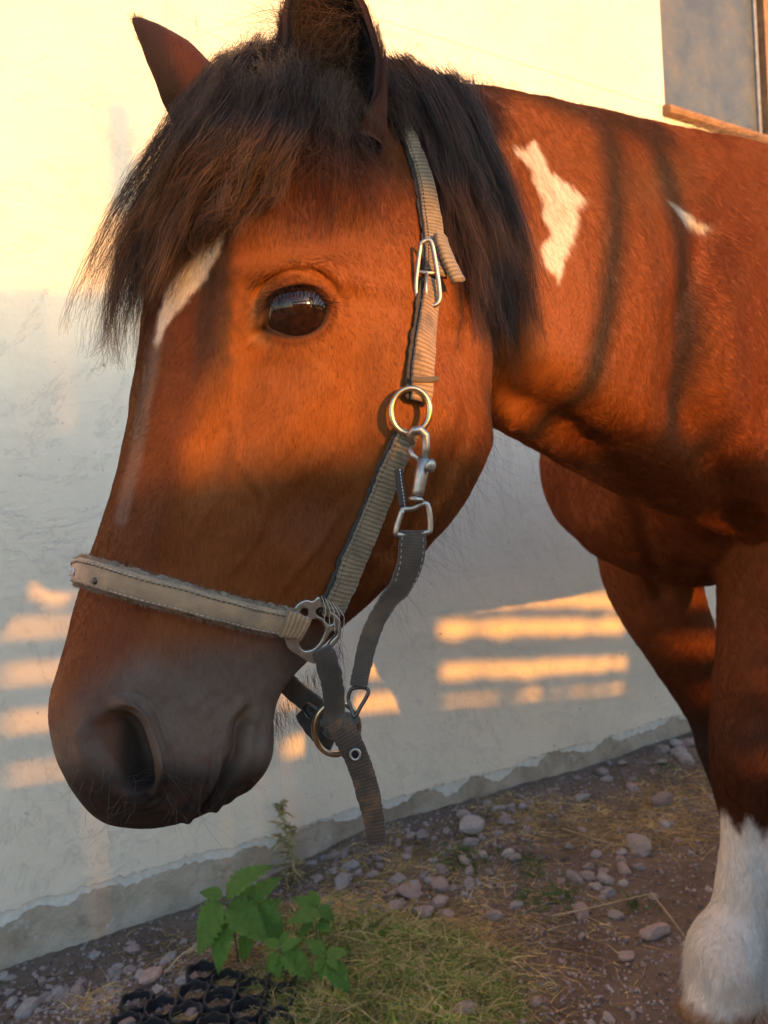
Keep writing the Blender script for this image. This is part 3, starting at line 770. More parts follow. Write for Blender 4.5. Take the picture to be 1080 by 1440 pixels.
ri = rr.integers(0, 199, 2600); roots = crest[ri]+rr.normal(size=(2600, 3))*.005+WNv if False else crest[ri]+np.array([.0, .02, -.01])+rr.normal(size=(2600, 3))*.008
strands('far_mane', roots, rr.normal(size=(2600, 3))*.2+np.array([-.1, .75, -.3]), rr.uniform(.08, .22, 2600), 12, .3, .00012, dark, 23, .003, 1.2)
wcr = catmull([tuple(pt(a, b_, c_)) for a, b_, c_ in [(950, 190, 1.12), (1010, 202, 1.2), (1090, 218, 1.3)]], 60)
ri = rr.integers(0, 59, 900)
strands('withers_hair', wcr[ri]+rr.normal(size=(900, 3))*.008, rr.normal(size=(900, 3))*.16+np.array([.8, .45, .22]), rr.uniform(.05, .12, 900), 10, .25, .00016, lambda r, m: np.where(r.random((m, 1)) < .4, np.array([[.30, .20, .11]]), np.array([[.03, .02, .015]]))*r.uniform(.6, 1.4, (m, 1)), 33, .002, .3)
# flyaways, whiskers, chin and jaw hair, lashes, ear hair
ri = rr.integers(0, 120, 150); roots = np.concatenate([crest[ri], np.array([tuple(pt(x_, y_, .62)) for x_, y_ in zip(rr.uniform(300, 420, 60), rr.uniform(95, 150, 60))])])
strands('flyaway_hair', roots, rr.normal(size=(210, 3))*.6+np.array([.1, .1, .55]), rr.uniform(.02, .07, 210), 10, .9, .00005, dark, 24, .004, .4)
def near_roots(L): 
    return np.array([tuple(hit(a, b_)[0]) for a, b_ in L]), np.array([tuple(hit(a, b_)[1]) for a, b_ in L])
n_ = 260; a_ = [(rr.uniform(380, 480), 0) for _ in range(n_)]
L = [(x_, 1006-(x_-385)*1.12+rr.normal()*8) for x_, _ in a_]
R_, N_ = near_roots(L)
strands('chin_tuft', R_, np.tile(-np.array(UP)*1.0+np.array(RIGHT)*.25, (n_, 1))+rr.normal(size=(n_, 3))*.18+N_*.2, rr.uniform(.008, .05, n_)*rr.uniform(.4, 1, n_), 9, .3, .00008, lambda r, m: np.tile([.018, .012, .010], (m, 1)), 25, .001, .3)
n_ = 240; L = []
for _ in range(n_):
    t_ = rr.random(); q = catmull([(690, 575), (672, 650), (620, 735), (575, 800), (530, 840)], 50)[int(t_*49)]; L.append((q[0]-rr.uniform(2, 14), q[1]-rr.uniform(0, 8)))
R_, N_ = near_roots(L)
strands('jaw_hair', R_, np.tile(-np.array(UP)*.6+np.array(RIGHT)*.55, (n_, 1))+rr.normal(size=(n_, 3))*.35, rr.uniform(.008, .030, n_), 9, .5, .00005, lambda r, m: np.tile([.03, .018, .012], (m, 1)), 26, .0015, .5)
n_ = 60; L = [(rr.uniform(100, 375), rr.uniform(1075, 1140)) for _ in range(n_)]
L = [(a, b_) for a, b_ in L if hit(a, b_)[2] is not None and hit(a, b_)[2] < .7]
R_, N_ = near_roots(L); n_ = len(L)
strands('whiskers', R_, N_*1.0-np.array(UP)*.7+rr.normal(size=(n_, 3))*.4, rr.uniform(.010, .034, n_), 8, .35, .00005, lambda r, m: np.tile([.16, .12, .10], (m, 1))*r.uniform(.3, 1.6, (m, 1)), 27, .001, .1)
L = [(rr.uniform(380, 450), 482+rr.normal()*5) for _ in range(16)]; R_, N_ = near_roots(L)
strands('eye_whiskers', R_, N_*.35+np.array([idir((q[0]-412)/45, 1) for q in L])+rr.normal(size=(16, 3))*.1, rr.uniform(.018, .05, 16), 10, .2, .00005, lambda r, m: np.tile([.02, .012, .01], (m, 1)), 28, .001, .15)
up_l = [q for q in EYE if q[1] < 434]; L = [up_l[int(rr.integers(0, len(up_l)))] for _ in range(170)]
R_ = np.array([tuple(hit(a, b_-3)[0]) for a, b_ in L]); 
strands('eyelashes', R_, np.array([np.array(-fwd)*.8+idir((q[0]-405)/60, .45+rr.normal()*.2) for q in L])+rr.normal(size=(170, 3))*.12, rr.uniform(.008, .020, 170), 8, .3, .00010, lambda r, m: np.tile([.02, .012, .01], (m, 1)), 29, .0006, .2)
# hair inside the near ear
n_ = 2600; L = [(rr.uniform(405, 512), rr.uniform(10, 225)) for _ in range(n_)]
EB = BVHTree.FromPolygons([Vector(v) for v in HM.v], [tuple(p.vertices) for p in HM.me.polygons])
R_ = []; 
for a, b_ in L:
    h = EB.ray_cast(CAM, ray(a, b_), 3); R_.append(tuple(h[0]) if h[0] else tuple(pt(a, b_, .6)))
def earc(r, m):
    c = np.tile([.10, .055, .030], (m, 1))*r.uniform(.2, 1.5, (m, 1)); return c
strands('ear_hair', np.array(R_), np.tile(-np.array(fwd)*.35-np.array(UP)*.3-np.array(RIGHT)*.7, (n_, 1))+rr.normal(size=(n_, 3))*.35, rr.uniform(.010, .038, n_), 10, .8, .00012, earc, 30, .0015, .3)
el = [[(452, 120, .012), (440, 150, .022), (436, 180, .024), (446, 205, .020), (462, 212, .016)], [(470, 110, .010), (462, 150, .022), (464, 180, .024), (478, 196, .020), (494, 188, .014)], [(490, 130, .008), (494, 165, .016), (500, 190, .016), (506, 210, .012)], [(500, 170, .006), (505, 200, .010), (508, 225, .010), (505, 250, .008)]]
locks([guide(g_, 12) for g_ in el], 46, 16, .00010, lambda r, m: np.array([.10, .058, .034])[None]*r.uniform(.3, 1.5, (m, 1)), 'ear_tuft', clump=.003, spread=.006, wave=.004, frizz=.001, k=12, parent=horse, seed=14, length=(.6, 1.0))
# feather on the near foot
n_ = 5200; L = []
Rn = []; Nn = []; 
ii = np.where((HM.v[:, 2] < .27) & (HM.v[:, 2] > .175) & (np.abs((HM.v-CH0)@E-.1) < .5) & ((HM.v-CH0)@L_ > -.0))[0]
if len(ii):
    ii = rr.choice(ii, n_); nnn = HM.nrm()
    dd0 = nnn[ii]*.26-Z*1.0+rr.normal(size=(n_, 3))*.06
    strands('feather', HM.v[ii], dd0, rr.uniform(.015, .038, n_), 8, .18, .00016, lambda r, m: np.tile([.70, .64, .56], (m, 1))*r.uniform(.7, 1.15, (m, 1)), 31, .001, .15)

# ------------------------------------------------------------------ halter
def web_mat(name, c1, c2, pitch=.0031, rib=.75, dirt=(.05, .04, .03), rough=.85, line=.75):
    b = NB(name); a = b.n('Attribute', attribute_name='st').outputs['Vector']
    sep = b.n('SeparateXYZ'); b.l(a, sep.inputs[0]); co = b.coord('Object')
    wob = b.noise(co, 260, 2)
    al = b.math('ADD', sep.outputs[1], b.math('MULTIPLY', wob, .0007))
    r1 = b.math('ABSOLUTE', b.math('SINE', b.math('MULTIPLY', al, math.pi/pitch)))
    ac = b.math('ABSOLUTE', b.math('SINE', b.math('MULTIPLY', sep.outputs[0], math.pi/.0016)))
    h = b.math('ADD', b.math('MULTIPLY', r1, rib), b.math('MULTIPLY', ac, .25))
    n1 = b.noise(co, 90, 5, .65); n2 = b.noise(co, 900, 2)
    h2 = b.math('ADD', h, b.math('MULTIPLY', n2, .35))
    c = b.ramp(n1, [(.28, c1), (.72, c2)])
    c = b.mix(b.math('MULTIPLY', b.math('SUBTRACT', 1.0, r1), line, clamp=True), c, tuple(x*.35 for x in c1))
    n3 = b.noise(co, 28, 5, .7); c = b.mix(b.ramp(n3, [(.52, (0, 0, 0)), (.72, (.75, .75, .75))]), c, dirt)
    b.pbsdf(Base_Color=c, Roughness=rough, Normal=b.bump(h2, .6, .0005), Sheen_Weight=.3); return b.m
WEB = web_mat('tan_webbing', (.28, .17, .08), (.43, .28, .14))
WEBS = web_mat('shaded_webbing', (.21, .155, .085), (.33, .25, .15))  # darker copy of the tan webbing, shade put into the colour
WEBD = web_mat('dark_webbing', (.045, .036, .028), (.095, .07, .045), pitch=.0019, rib=.5, line=.45, dirt=(.16, .10, .05))
LEA = web_mat('worn_tan_leather', (.22, .155, .10), (.40, .26, .14), pitch=.02, rib=.0, dirt=(.13, .11, .09), line=0.0)
PADM = simple('grey_fleece_lining', (.24, .19, .135), .95, 0, .3, 500, .8, .0012)
LIN = simple('dark_strap_lining', (.05, .042, .035), .9, 0, .3, 500, .6, .0008)
METAL = simple('worn_nickel', (.46, .42, .36), .46, 1.0, .22, 160, .25, .0005)
BRASS = simple('tarnished_brass', (.52, .42, .26), .30, 1.0, .25, 160, .25, .0005)
BLKM = simple('dark_metal', (.08, .075, .07), .35, .8, .3, 120, .2, .0005)
THR = simple('pale_thread', (.42, .36, .28), .9)
DTHR = simple('dark_thread', (.09, .07, .05), .9)
halter = empty('halter', tuple(pt(480, 760, .55)), 'worn tan webbing halter with metal rings fastened around the head of the brown pony', 'halter')

def path(L, off, n, sm=3):
    """px path on the skin -> positions, normals, widths (m). entry: (px,py,wpx) or (px,py,wpx,absolute depth)"""
    K = catmull([q[:3] for q in L], n); kk = np.linspace(0, len(L)-1, n)
    dab = np.array([q[3] if len(q) > 3 else np.nan for q in L])
    P = []; N = []; dl = None
    for i in range(n):
        p, nn_, d_ = hit(K[i][0], K[i][1])
        P.append(d_ if d_ is not None else np.nan); N.append(tuple(nn_))
    P = np.array(P); i0 = np.arange(n); ok = ~np.isnan(P)
    P = np.interp(i0, i0[ok], P[ok]) if ok.any() else np.full(n, .55)
    if (~np.isnan(dab)).any():
        for i in range(n):
            a = int(min(kk[i], len(L)-2)); f = kk[i]-a; A_, B_ = dab[a], dab[a+1]
            if not np.isnan(A_) and not np.isnan(B_): P[i] = lerp(A_, B_, f)
            elif not np.isnan(A_) and f < 1: P[i] = lerp(A_, P[i], f) 
            elif not np.isnan(B_): P[i] = lerp(P[i], B_, f)
    N = np.array(N)
    pos = np.array([tuple(pt(K[i][0], K[i][1], P[i])) for i in range(n)])
    for _ in range(sm):
        N[1:-1] = (N[:-2]+2*N[1:-1]+N[2:])/4; pos[1:-1] = pos[1:-1]*.5+(pos[:-2]+pos[2:])*.25
    N /= np.linalg.norm(N, axis=1)[:, None]
    return pos+N*off, N, K[:, 2]/FPX*P
def strap(name, pos, N, W, th, mat, parent, fray=0.0, seed=0, pillow=.25, flip=None):
    n = len(pos); T = np.gradient(pos, axis=0); T /= np.linalg.norm(T, axis=1)[:, None]
    N = N-T*(N*T).sum(1)[:, None]; N /= np.linalg.norm(N, axis=1)[:, None]; X = np.cross(T, N)
    s = np.concatenate([[0], np.cumsum(np.linalg.norm(np.diff(pos, axis=0), axis=1))])
    prof = [(-1, -.6), (-1, .3), (-.94, .8), (-.6, 1), (-.2, 1+pillow), (.2, 1+pillow), (.6, 1), (.94, .8), (1, .3), (1, -.6), (.9, -1), (-.9, -1)]
    r = np.random.default_rng(seed); m = len(prof); V = []; S = []
    for i in range(n):
        ja, jb = r.normal(size=2)*fray
        for a, c in prof:
            V.append(pos[i]+X[i]*(a*W[i]/2+(ja if a < 0 else jb)*abs(a))+N[i]*(c*th/2)); S.append((a*W[i]/2, s[i], c))
    F = []
    for i in range(n-1):
        for j in range(m): F.append((i*m+j, i*m+(j+1) % m, (i+1)*m+(j+1) % m, (i+1)*m+j))
    F += [tuple(range(m))[::-1], tuple((n-1)*m+j for j in range(m))]
    o = mk(name, V, F, mat, parent)
    a = o.data.attributes.new('st', 'FLOAT_VECTOR', 'POINT'); a.data.foreach_set('vector', np.array(S, np.float32).ravel())
    return o, (pos, N, W, X, T, s)
def stitches(info, edge, mat, parent, pitch=.0032, ln_=.0020, r_=.00032, th=.003, rng_=(0, 1), name='stitching'):
    pos, N, W, X, T, s = info; mb = MB(); d = s[0]+rng_[0]*s[-1]
    while d < s[-1]*rng_[1]:
        p = [Vector([np.interp(d+k, s, (pos+X*(W*edge/2)[:, None]+N*(th/2+.0002))[:, j]) for j in range(3)]) for k in (0, ln_/2, ln_)]
        nn_ = Vector([np.interp(d, s, N[:, j]) for j in range(3)]); p[1] += nn_*.0003
        mb.tube(p, r_, 5); d += pitch
    o = mb.build(name, mat, parent); o['kind'] = 'stuff'; return o
def ring(name, cx, cy, rx, ry, d, tr, mat, parent, tilt=(0, 0), rot=0, n=48, a0=0, a1=2*math.pi):
    P = []; full = abs(a1-a0-2*math.pi) < 1e-6; m = n if full else n+1
    for i in range(m):
        a = a0+(a1-a0)*i/n; x = rx*math.cos(a); y = ry*math.sin(a); xr = x*math.cos(rot)-y*math.sin(rot); yr = x*math.sin(rot)+y*math.cos(rot)
        P.append(pt(cx+xr, cy+yr, d+(tilt[0]*x+tilt[1]*y)/FPX*d))
    mb = MB(); mb.tube(P, tr, 12, closed=full); return mb.build(name, mat, parent)
def wire(name, L, tr, mat, parent, closed=False, n=None, sq=1.0, k=8):
    P = [pt(*q) for q in L]
    if n: 
        if closed: P = P+[P[0]]
        P = [Vector(p) for p in catmull([tuple(p) for p in P], n)]
        if closed: P = P[:-1]
    mb = MB(); mb.tube(P, tr, k, closed=closed, sq=sq, nrm=tuple(-fwd) if sq != 1 else None); return mb.build(name, mat, parent)

# crown piece running from behind the ear to the buckle
p_, n_2, w_2 = path([(540, 150, 15), (556, 180, 17), (572, 215, 19), (586, 260, 23), (596, 310, 26), (600, 350, 27), (601, 392, 27)], .0075, 44)
n_2 = n_2*.45-np.array(fwd)*.55; n_2 /= np.linalg.norm(n_2, axis=1)[:, None]; w_2 = w_2*1.12
crown, ci = strap('crown_strap', p_, n_2, w_2, .0032, WEBS, halter, .0003, 1)
strap('crown_lining', p_-n_2*.0022+0*p_, n_2, w_2*1.22, .0018, LIN, crown, .0005, 2)
stitches(ci, .72, DTHR, crown, .0034, .002)
# far side of the crown, over the poll
# cheek strap below the buckle
p_, n_2, w_2 = path([(600, 400, 30), (594, 440, 32), (590, 480, 34), (588, 520, 35), (587, 550, 33), (586, 566, 31)], .0065, 40)
ch, chi = strap('upper_cheek_strap', p_, n_2, w_2, .0036, WEB, halter, .0002, 3)
strap('strap_lining', p_-n_2*.0026-np.array(RIGHT)*.0016, n_2, w_2*1.12, .002, LIN, ch, .0005, 4)
q = path([(603, 537, 8), (587, 539, 8), (571, 536, 8)], .0092, 10); strap('keeper_seam', q[0], q[1], q[2], .0014, DTHR, ch)
# free end of the strap through the buckle
p_, n_2, w_2 = path([(600, 345, 24), (604, 362, 26), (611, 386, 27), (619, 410, 29)], .0125, 20)
p_ += np.outer(np.linspace(0, 1, 20)**2, n_2[10])*.004
strap('strap_end', p_, n_2, w_2, .0045, WEBS, halter, .0004, 5)
hd0 = hit(600, 385)[2]
BK = [(592, 342), (600, 338), (607, 342), (613, 372), (618, 408), (617, 424), (608, 430), (594, 425), (586, 416), (585, 398), (588, 370)]
wire('buckle_frame', [(x, y, hd0-.0135) for x, y in BK], .0017, METAL, halter, closed=True, n=60, k=10)
wire('buckle_bar', [(587, 382, hd0-.0125), (600, 384, hd0-.0120), (614, 384, hd0-.0125)], .0015, METAL, halter)
wire('buckle_prong', [(600, 384, hd0-.0135), (599, 404, hd0-.0155), (600, 428, hd0-.0155)], .0012, METAL, halter)
# ring
RD = hit(577, 580)[2]-.0085
ring('cheek_ring', 577, 578, 27, 32, RD, .0021, BRASS, halter, tilt=(.10, 0), rot=.10)
# lower cheek strap
p_, n_2, w_2 = path([(571, 606, 29), (563, 626, 31), (549, 660, 31), (531, 706, 31), (510, 755, 32), (488, 802, 34), (470, 838, 36), (463, 856, 35)], .0062, 70)
lc, lci = strap('lower_cheek_strap', p_, n_2, w_2, .0038, WEBS, halter, .0003, 6)
strap('strap_lining', p_-n_2*.0028-np.array(RIGHT)*.0014, n_2, w_2*1.10, .0022, LIN, lc, .0005, 7)
q = path([(585, 610, 27), (572, 604, 28), (560, 600, 26)], .0102, 12)
stitches(lci, .8, DTHR, lc, .0036, .0022); 
# noseband with fleece edge
NBP = [(112, 800, 34), (135, 806, 37), (165, 814, 39), (230, 832, 39), (300, 851, 38), (360, 865, 38), (412, 874, 37)]
p_, n_2, w_2 = path(NBP, .0068, 70)
# carry it on over the bridge to the far side
far_ = []
hb = np.array(pt(118, 802, .548))
for i in range(18):
    a = i/17
    far_.append(np.array(pt(107+a*26, 801+a*10, lerp((Vector(p_[0])-CAM).dot(fwd), .60, a)))-np.array(RIGHT)*(.0065*math.sin(a*3.1)))
fp = np.array(far_[::-1]); 
P2 = np.vstack([fp[:-1], p_[2:]]); 
fn_ = np.linspace(0, 1, 17)[::-1][:, None]*np.array(fwd)*.6-np.array(RIGHT)*1.0-np.array(fwd)*.15
N2 = np.vstack([fn_, n_2[2:]]); W2 = np.concatenate([np.full(17, w_2[2]), w_2[2:]])
for _ in range(6): P2[1:-1] = (P2[:-2]+2*P2[1:-1]+P2[2:])/4; N2[1:-1] = (N2[:-2]+2*N2[1:-1]+N2[2:])/4
N2 /= np.linalg.norm(N2, axis=1)[:, None]
nbd, nbi = strap('noseband', P2, N2, W2*.93, .0040, LEA, halter, .0002, 8)
strap('fleece_pad', P2-N2*.0042, N2, W2*1.12, .0048, PADM, nbd, .0007, 9)
stitches(nbi, .80, THR, nbd, .0034, .0023, .00034, .004); stitches(nbi, -.80, THR, nbd, .0034, .0023, .00034, .004); stitches(nbi, -.66, DTHR, nbd, .0034, .0023, .0003, .004)
# worn pale marks left of an old print
mk_ = MB(); rq = np.random.default_rng(3)
def onb(u, v, o=.0031):
    pos, N, W, X, T, s = nbi; d = u*s[-1]
    f = lambda A: np.array([np.interp(d, s, A[:, j]) for j in range(3)])
    return Vector(f(pos)+f(X)*(np.interp(d, s, W)*v/2)+f(N)*o)
for u0, v0, sh_ in [(.265, -.3, 0), (.285, -.1, 1), (.31, 0, 2), (.335, .05, 0), (.355, .1, 2), (.375, .15, 1), (.40, .2, 0)]:
    for k in range(3):
        a = rq.uniform(-.25, .25, 4); L = [onb(u0+.010*k/3+.004*a[0], v0-.30), onb(u0+.010*k/3+.006*a[1]+.004, v0), onb(u0+.010*k/3+.004*a[2]-.002, v0+.32)]
        mk_.tube([Vector(x) for x in catmull([tuple(l) for l in L], 7)], .0005, 5)
o = mk_.build('worn_print', simple('pale_worn_print', (.55, .53, .50), .9), nbd); o['kind'] = 'stuff'
for u0 in (.25, .345, .50):                                                    # rivets
    mb = MB(); c_ = onb(u0, .1 if u0 < .4 else .45, .0020); nn_ = (c_-onb(u0, .1 if u0 < .4 else .45, .0)).normalized()
    ax = nn_.orthogonal().normalized(); ay = nn_.cross(ax)
    V = []; 
    for k, (rr_, hh) in enumerate([(.0024, 0), (.0022, .0007), (.0012, .0011), (.0003, .0012)]):
        V += [c_+nn_*hh+ax*(rr_*math.cos(2*math.pi*j/12))+ay*(rr_*math.sin(2*math.pi*j/12)) for j in range(12)]
    mb.add(V, [(k*12+j, k*12+(j+1) % 12, (k+1)*12+(j+1) % 12, (k+1)*12+j) for k in range(3) for j in range(12)]+[tuple(36+j for j in range(12))])
    mb.build('rivet', BLKM, nbd)
# fuzzy fleece fibres along both edges of the noseband
pos, N, W, X, T, s = nbi; rf = np.random.default_rng(5); nf = 3800
fi = rf.integers(2, len(pos)-2, nf); sd_ = np.where(rf.random(nf) < .6, 1, -1)
rootf = pos[fi]+T[fi]*rf.uniform(-.002, .002, nf)[:, None]+X[fi]*(sd_*W[fi]*.56)[:, None]-N[fi]*rf.uniform(-.001, .006, nf)[:, None]
df = X[fi]*sd_[:, None]+rf.normal(size=(nf, 3))*.7+N[fi]*.3; df /= np.linalg.norm(df, axis=1)[:, None]
tt_ = np.linspace(0, 1, 5); Pf = rootf[:, None]+df[:, None]*(rf.uniform(.0008, .0035, nf)[:, None]*tt_)[..., None]+rf.normal(size=(nf, 1, 3))*.0006*(tt_**2)[None, :, None]
fz = hair('fleece_fuzz', Pf, rf.uniform(.00006, .00011, nf), np.tile([.28, .22, .16], (nf, 1))*rf.uniform(.6, 1.3, (nf, 1)), FURM, nbd); fz['kind'] = 'stuff'
# strap webbing loop that ties the noseband to the square
p_, n_2, w_2 = path([(392, 869, 39), (405, 872, 37), (420, 877, 33)], .0098, 12); strap('noseband_loop', p_, n_2, w_2, .0042, WEB, halter, .0004, 10)
# square fitting
SD = hit(440, 886)[2]-.0105
def sq(L, nm, tr=.0021, closed=True, n=60, dz=0, par=None): return wire(nm, [(x, y, SD+dz+(x-440)*.00002) for x, y in L], tr, METAL, par or halter, closed=closed, n=n, sq=.62, k=10)
def plate(name, outer, holes, cx, cy, d, nrm_, mat, parent, th=.0011, bev=.0009):
    cu = bpy.data.curves.new(name, 'CURVE'); cu.dimensions = '2D'; cu.fill_mode = 'BOTH'; cu.extrude = th; cu.bevel_depth = bev; cu.bevel_resolution = 2; cu.resolution_u = 6; cu.offset = -bev
    for L in [outer]+holes:
        sp = cu.splines.new('BEZIER'); sp.bezier_points.add(len(L)-1); sp.use_cyclic_u = True
        for p, q in zip(sp.bezier_points, L): p.co = ((q[0]-cx)/FPX*d, -(q[1]-cy)/FPX*d, 0); p.handle_left_type = p.handle_right_type = 'AUTO'
    o = bpy.data.objects.new('tmp', cu); C.objects.link(o)
    me = bpy.data.meshes.new_from_object(o.evaluated_get(bpy.context.evaluated_depsgraph_get())); bpy.data.objects.remove(o)
    z = Vector(nrm_).normalized(); x = (RIGHT-z*RIGHT.dot(z)).normalized(); y = z.cross(x)
    me.transform(Matrix(((x.x, y.x, z.x, 0), (x.y, y.y, z.y, 0), (x.z, y.z, z.z, 0), (0, 0, 0, 1)))); me.transform(Matrix.Translation(pt(cx, cy, d)))
    me.materials.clear(); me.materials.append(mat); o = bpy.data.objects.new(name, me); return link(o, parent)
_n = Vector(hit(440, 886)[1])*.5-fwd*.8
sqf = plate('square_fitting', [(414, 850), (430, 840), (441, 842), (448, 837), (455, 848), (466, 860), (478, 873), (480, 884), (479, 898), (463, 918), (444, 935), (435, 933), (418, 921), (403, 907), (400, 894), (406, 874)],
  [[(421, 859), (428, 852), (433, 857), (424, 872), (413, 889), (407, 887), (412, 874)], [(441, 869), (456, 883), (453, 896), (445, 908), (435, 914), (424, 912), (420, 902), (429, 886)],
   [(450, 853), (460, 863), (469, 874), (465, 879), (455, 870), (445, 860)], [(468, 889), (474, 892), (466, 903), (457, 914), (446, 925), (443, 921), (452, 910), (460, 899)]], 440, 886, SD, _n, METAL, halter)
# frayed threads on the strap end at the square
for k in range(5):
    x0 = 452+k*5; wire('loose_thread', [(x0, 838+k*3, SD-.004), (x0+6+k, 856+k*2, SD-.007), (x0+4+k*2, 872, SD-.005), (x0+9, 884+k*3, SD-.004)], .00028, THR, lc, n=14, k=5)
# snap hook
HD = RD-.004
hk = wire('snap_hook', [(580, 624, HD+.002), (576, 612, HD-.001), (582, 605, HD-.004), (591, 604, HD-.004), (598, 612, HD-.003), (599, 628, HD-.002), (597, 645, HD-.002)], [.0021, .0024, .0027, .0028, .0028, .0027, .0024], METAL, halter, k=12)
P = [pt(*q) for q in ((597, 645, HD-.002), (592, 668, HD-.002), (588, 690, HD-.002), (586, 697, HD-.002))]
mb = MB(); mb.tube(P, [.0042, .0044, .0040, .0038], 14); mb.build('snap_barrel', METAL, hk)
mb = MB(); mb.tube([pt(585.5, 698, HD-.002), pt(585, 701, HD-.002), pt(584.5, 705, HD-.002)], [.0036, .0050, .0046], 14); mb.build('swivel', METAL, hk)
mb = MB(); mb.tube([pt(598, 655, HD-.003), pt(602, 655, HD-.005), pt(606, 655, HD-.007), pt(608, 655.5, HD-.008)], [.0018, .0026, .0046, .0026], 12); mb.build('snap_knob', METAL, hk)
wire('snap_gate', [(575, 630, HD), (580, 640, HD-.001), (590, 648, HD-.002)], .0018, METAL, hk)
wire('swivel_loop', [(566, 716, HD), (580, 715, HD), (600, 709, HD), (605, 742, HD+.001), (598, 749, HD+.001), (562, 752, HD+.001), (557, 745, HD)], .0019, METAL, hk, closed=True, n=50)
p_, n_2, w_2 = path([(560, 660, 11, HD+.003), (563, 685, 12, HD+.003), (567, 712, 12, HD+.003)], .0, 14); p_ = p_-np.array(fwd)*.002
tg, tgi = strap('size_tag', p_, np.tile(-np.array(fwd), (14, 1)), w_2, .0012, LIN, halter, 0, 11); stitches(tgi, -.4, simple('white_thread', (.6, .6, .6), .9), tg, .0022, .0014, .0003, .0012)
# throat strap
VF = -np.array(fwd)
def free(name, L, th, mat, n=40, nrm_=None, fray=.0002, seed=0, sm=0, lining=False):
    K = catmull([(q[0], q[1], q[2], q[3]) for q in L], n); pos = np.array([tuple(pt(k[0], k[1], k[3])) for k in K]); W = K[:, 2]/FPX*K[:, 3]
    NN = catmull([q[4] if len(q) > 4 else tuple(VF) for q in L], n) if nrm_ is None else np.tile(nrm_, (n, 1))
    NN = NN/np.linalg.norm(NN, axis=1)[:, None]
    return strap(name, pos, NN, W, th, mat, halter, fray, seed)
RV = np.array(RIGHT); UV_ = np.array(UP)
ts_, tsi = free('throat_strap', [(581, 746, 34, HD+.001, tuple(VF+UV_*.5)), (580, 765, 38, HD+.001, tuple(VF)), (576, 795, 37, HD+.003, tuple(VF+RV*.2)), (563, 826, 34, HD+.008, tuple(VF+RV*.5)), (546, 846, 29, HD+.013, tuple(VF+RV*.6)),
      (530, 872, 26, HD+.016, tuple(VF+RV*.3)), (517, 905, 27, HD+.016, tuple(VF)), (509, 940, 25, HD+.014, tuple(VF)), (504, 966, 24, HD+.012, tuple(VF+UV_*.4))], .0036, WEBD, 60, seed=12)
stitches(tsi, .8, THR, ts_, .004, .002, .00028, .0036, (.04, .3)); stitches(tsi, -.8, THR, ts_, .004, .002, .00028, .0036, (.04, .3))
D2 = HD+.012
wire('end_link', [(491, 975, D2), (490, 984, D2), (495, 1000, D2-.002), (499, 1008, D2-.003), (506, 996, D2-.002), (518, 974, D2), (512, 967, D2), (496, 968, D2)], .0013, BLKM, halter, closed=True, n=40)
# chin assembly
p_, n_2, w_2 = path([(452, 912, 32), (459, 926, 32)], .009, 6)
free('chin_strap', [(452, 912, 30, SD+.001), (459, 928, 33, SD+.003), (466, 955, 31, SD+.010), (470, 985, 30, SD+.018, tuple(VF)), (470, 1008, 30, SD+.022, tuple(VF+UV_*.2)), (464, 1024, 31, SD+.023, tuple(VF-UV_*.6))], .0040, WEBD, 40, fray=.0004, seed=13)
D3 = SD+.024
ring('chin_ring', 473, 1024, 31, 37, D3, .0021, BRASS, halter, tilt=(.25, .1), rot=.15)
free('far_chin_strap', [(388, 938, 26, D3+.055), (405, 962, 30, D3+.045), (425, 980, 31, D3+.032), (448, 996, 29, D3+.018), (462, 1006, 26, D3+.006)], .0040, WEBD, 30, seed=14)
free('chin_strap_end', [(424, 1000, 24, D3+.020, tuple(VF-UV_*.4)), (436, 1018, 27, D3+.016, tuple(VF-UV_*.4)), (452, 1036, 25, D3+.012), (468, 1046, 21, D3+.008)], .0035, WEBD, 20, seed=15)
wire('chin_buckle', [(432, 990, D3+.010), (444, 996, D3+.008), (447, 1004, D3+.008), (440, 1012, D3+.010), (430, 1006, D3+.012), (427, 996, D3+.012)], .0012, BLKM, halter, closed=True, n=30)
free('link_strap', [(464, 1036, 22, D3-.003, tuple(VF+UV_*.3)), (474, 1018, 26, D3-.006, tuple(VF+UV_*.8)), (488, 1014, 28, D3-.007, tuple(VF+UV_)), (497, 1022, 30, D3-.006, tuple(VF+UV_*.4))], .0036, WEBD, 20, seed=16)
dg, dgi = free('hanging_strap_end', [(472, 1013, 30, D3-.008, tuple(VF+UV_*1.0)), (484, 1030, 36, D3-.010, tuple(VF+UV_*.3)), (499, 1060, 35, D3-.012), (511, 1092, 34, D3-.013), (521, 1130, 32, D3-.013), (527, 1160, 29, D3-.013), (530, 1188, 27, D3-.012)], .0032, WEBD, 60, fray=.0002, seed=17)
WEBB = web_mat('brown_webbing', (.050, .032, .021), (.110, .064, .036), pitch=.0024, dirt=(.30, .13, .04)); dg.data.materials.clear(); dg.data.materials.append(WEBB)
mb = MB(); ec = pt(499.5, 1061, D3-.0152)
mb.tube([ec+RIGHT*(.0033*math.cos(2*math.pi*j/24))+UP*(.0036*math.sin(2*math.pi*j/24)) for j in range(24)], .0011, 8, closed=True); mb.build('eyelet', METAL, dg)
mb = MB(); mb.tube([ec+fwd*.0008, ec+fwd*.0004], .0026, 16); mb.build('eyelet_hole', simple('hole_dark', (.01, .01, .01), .9), dg)

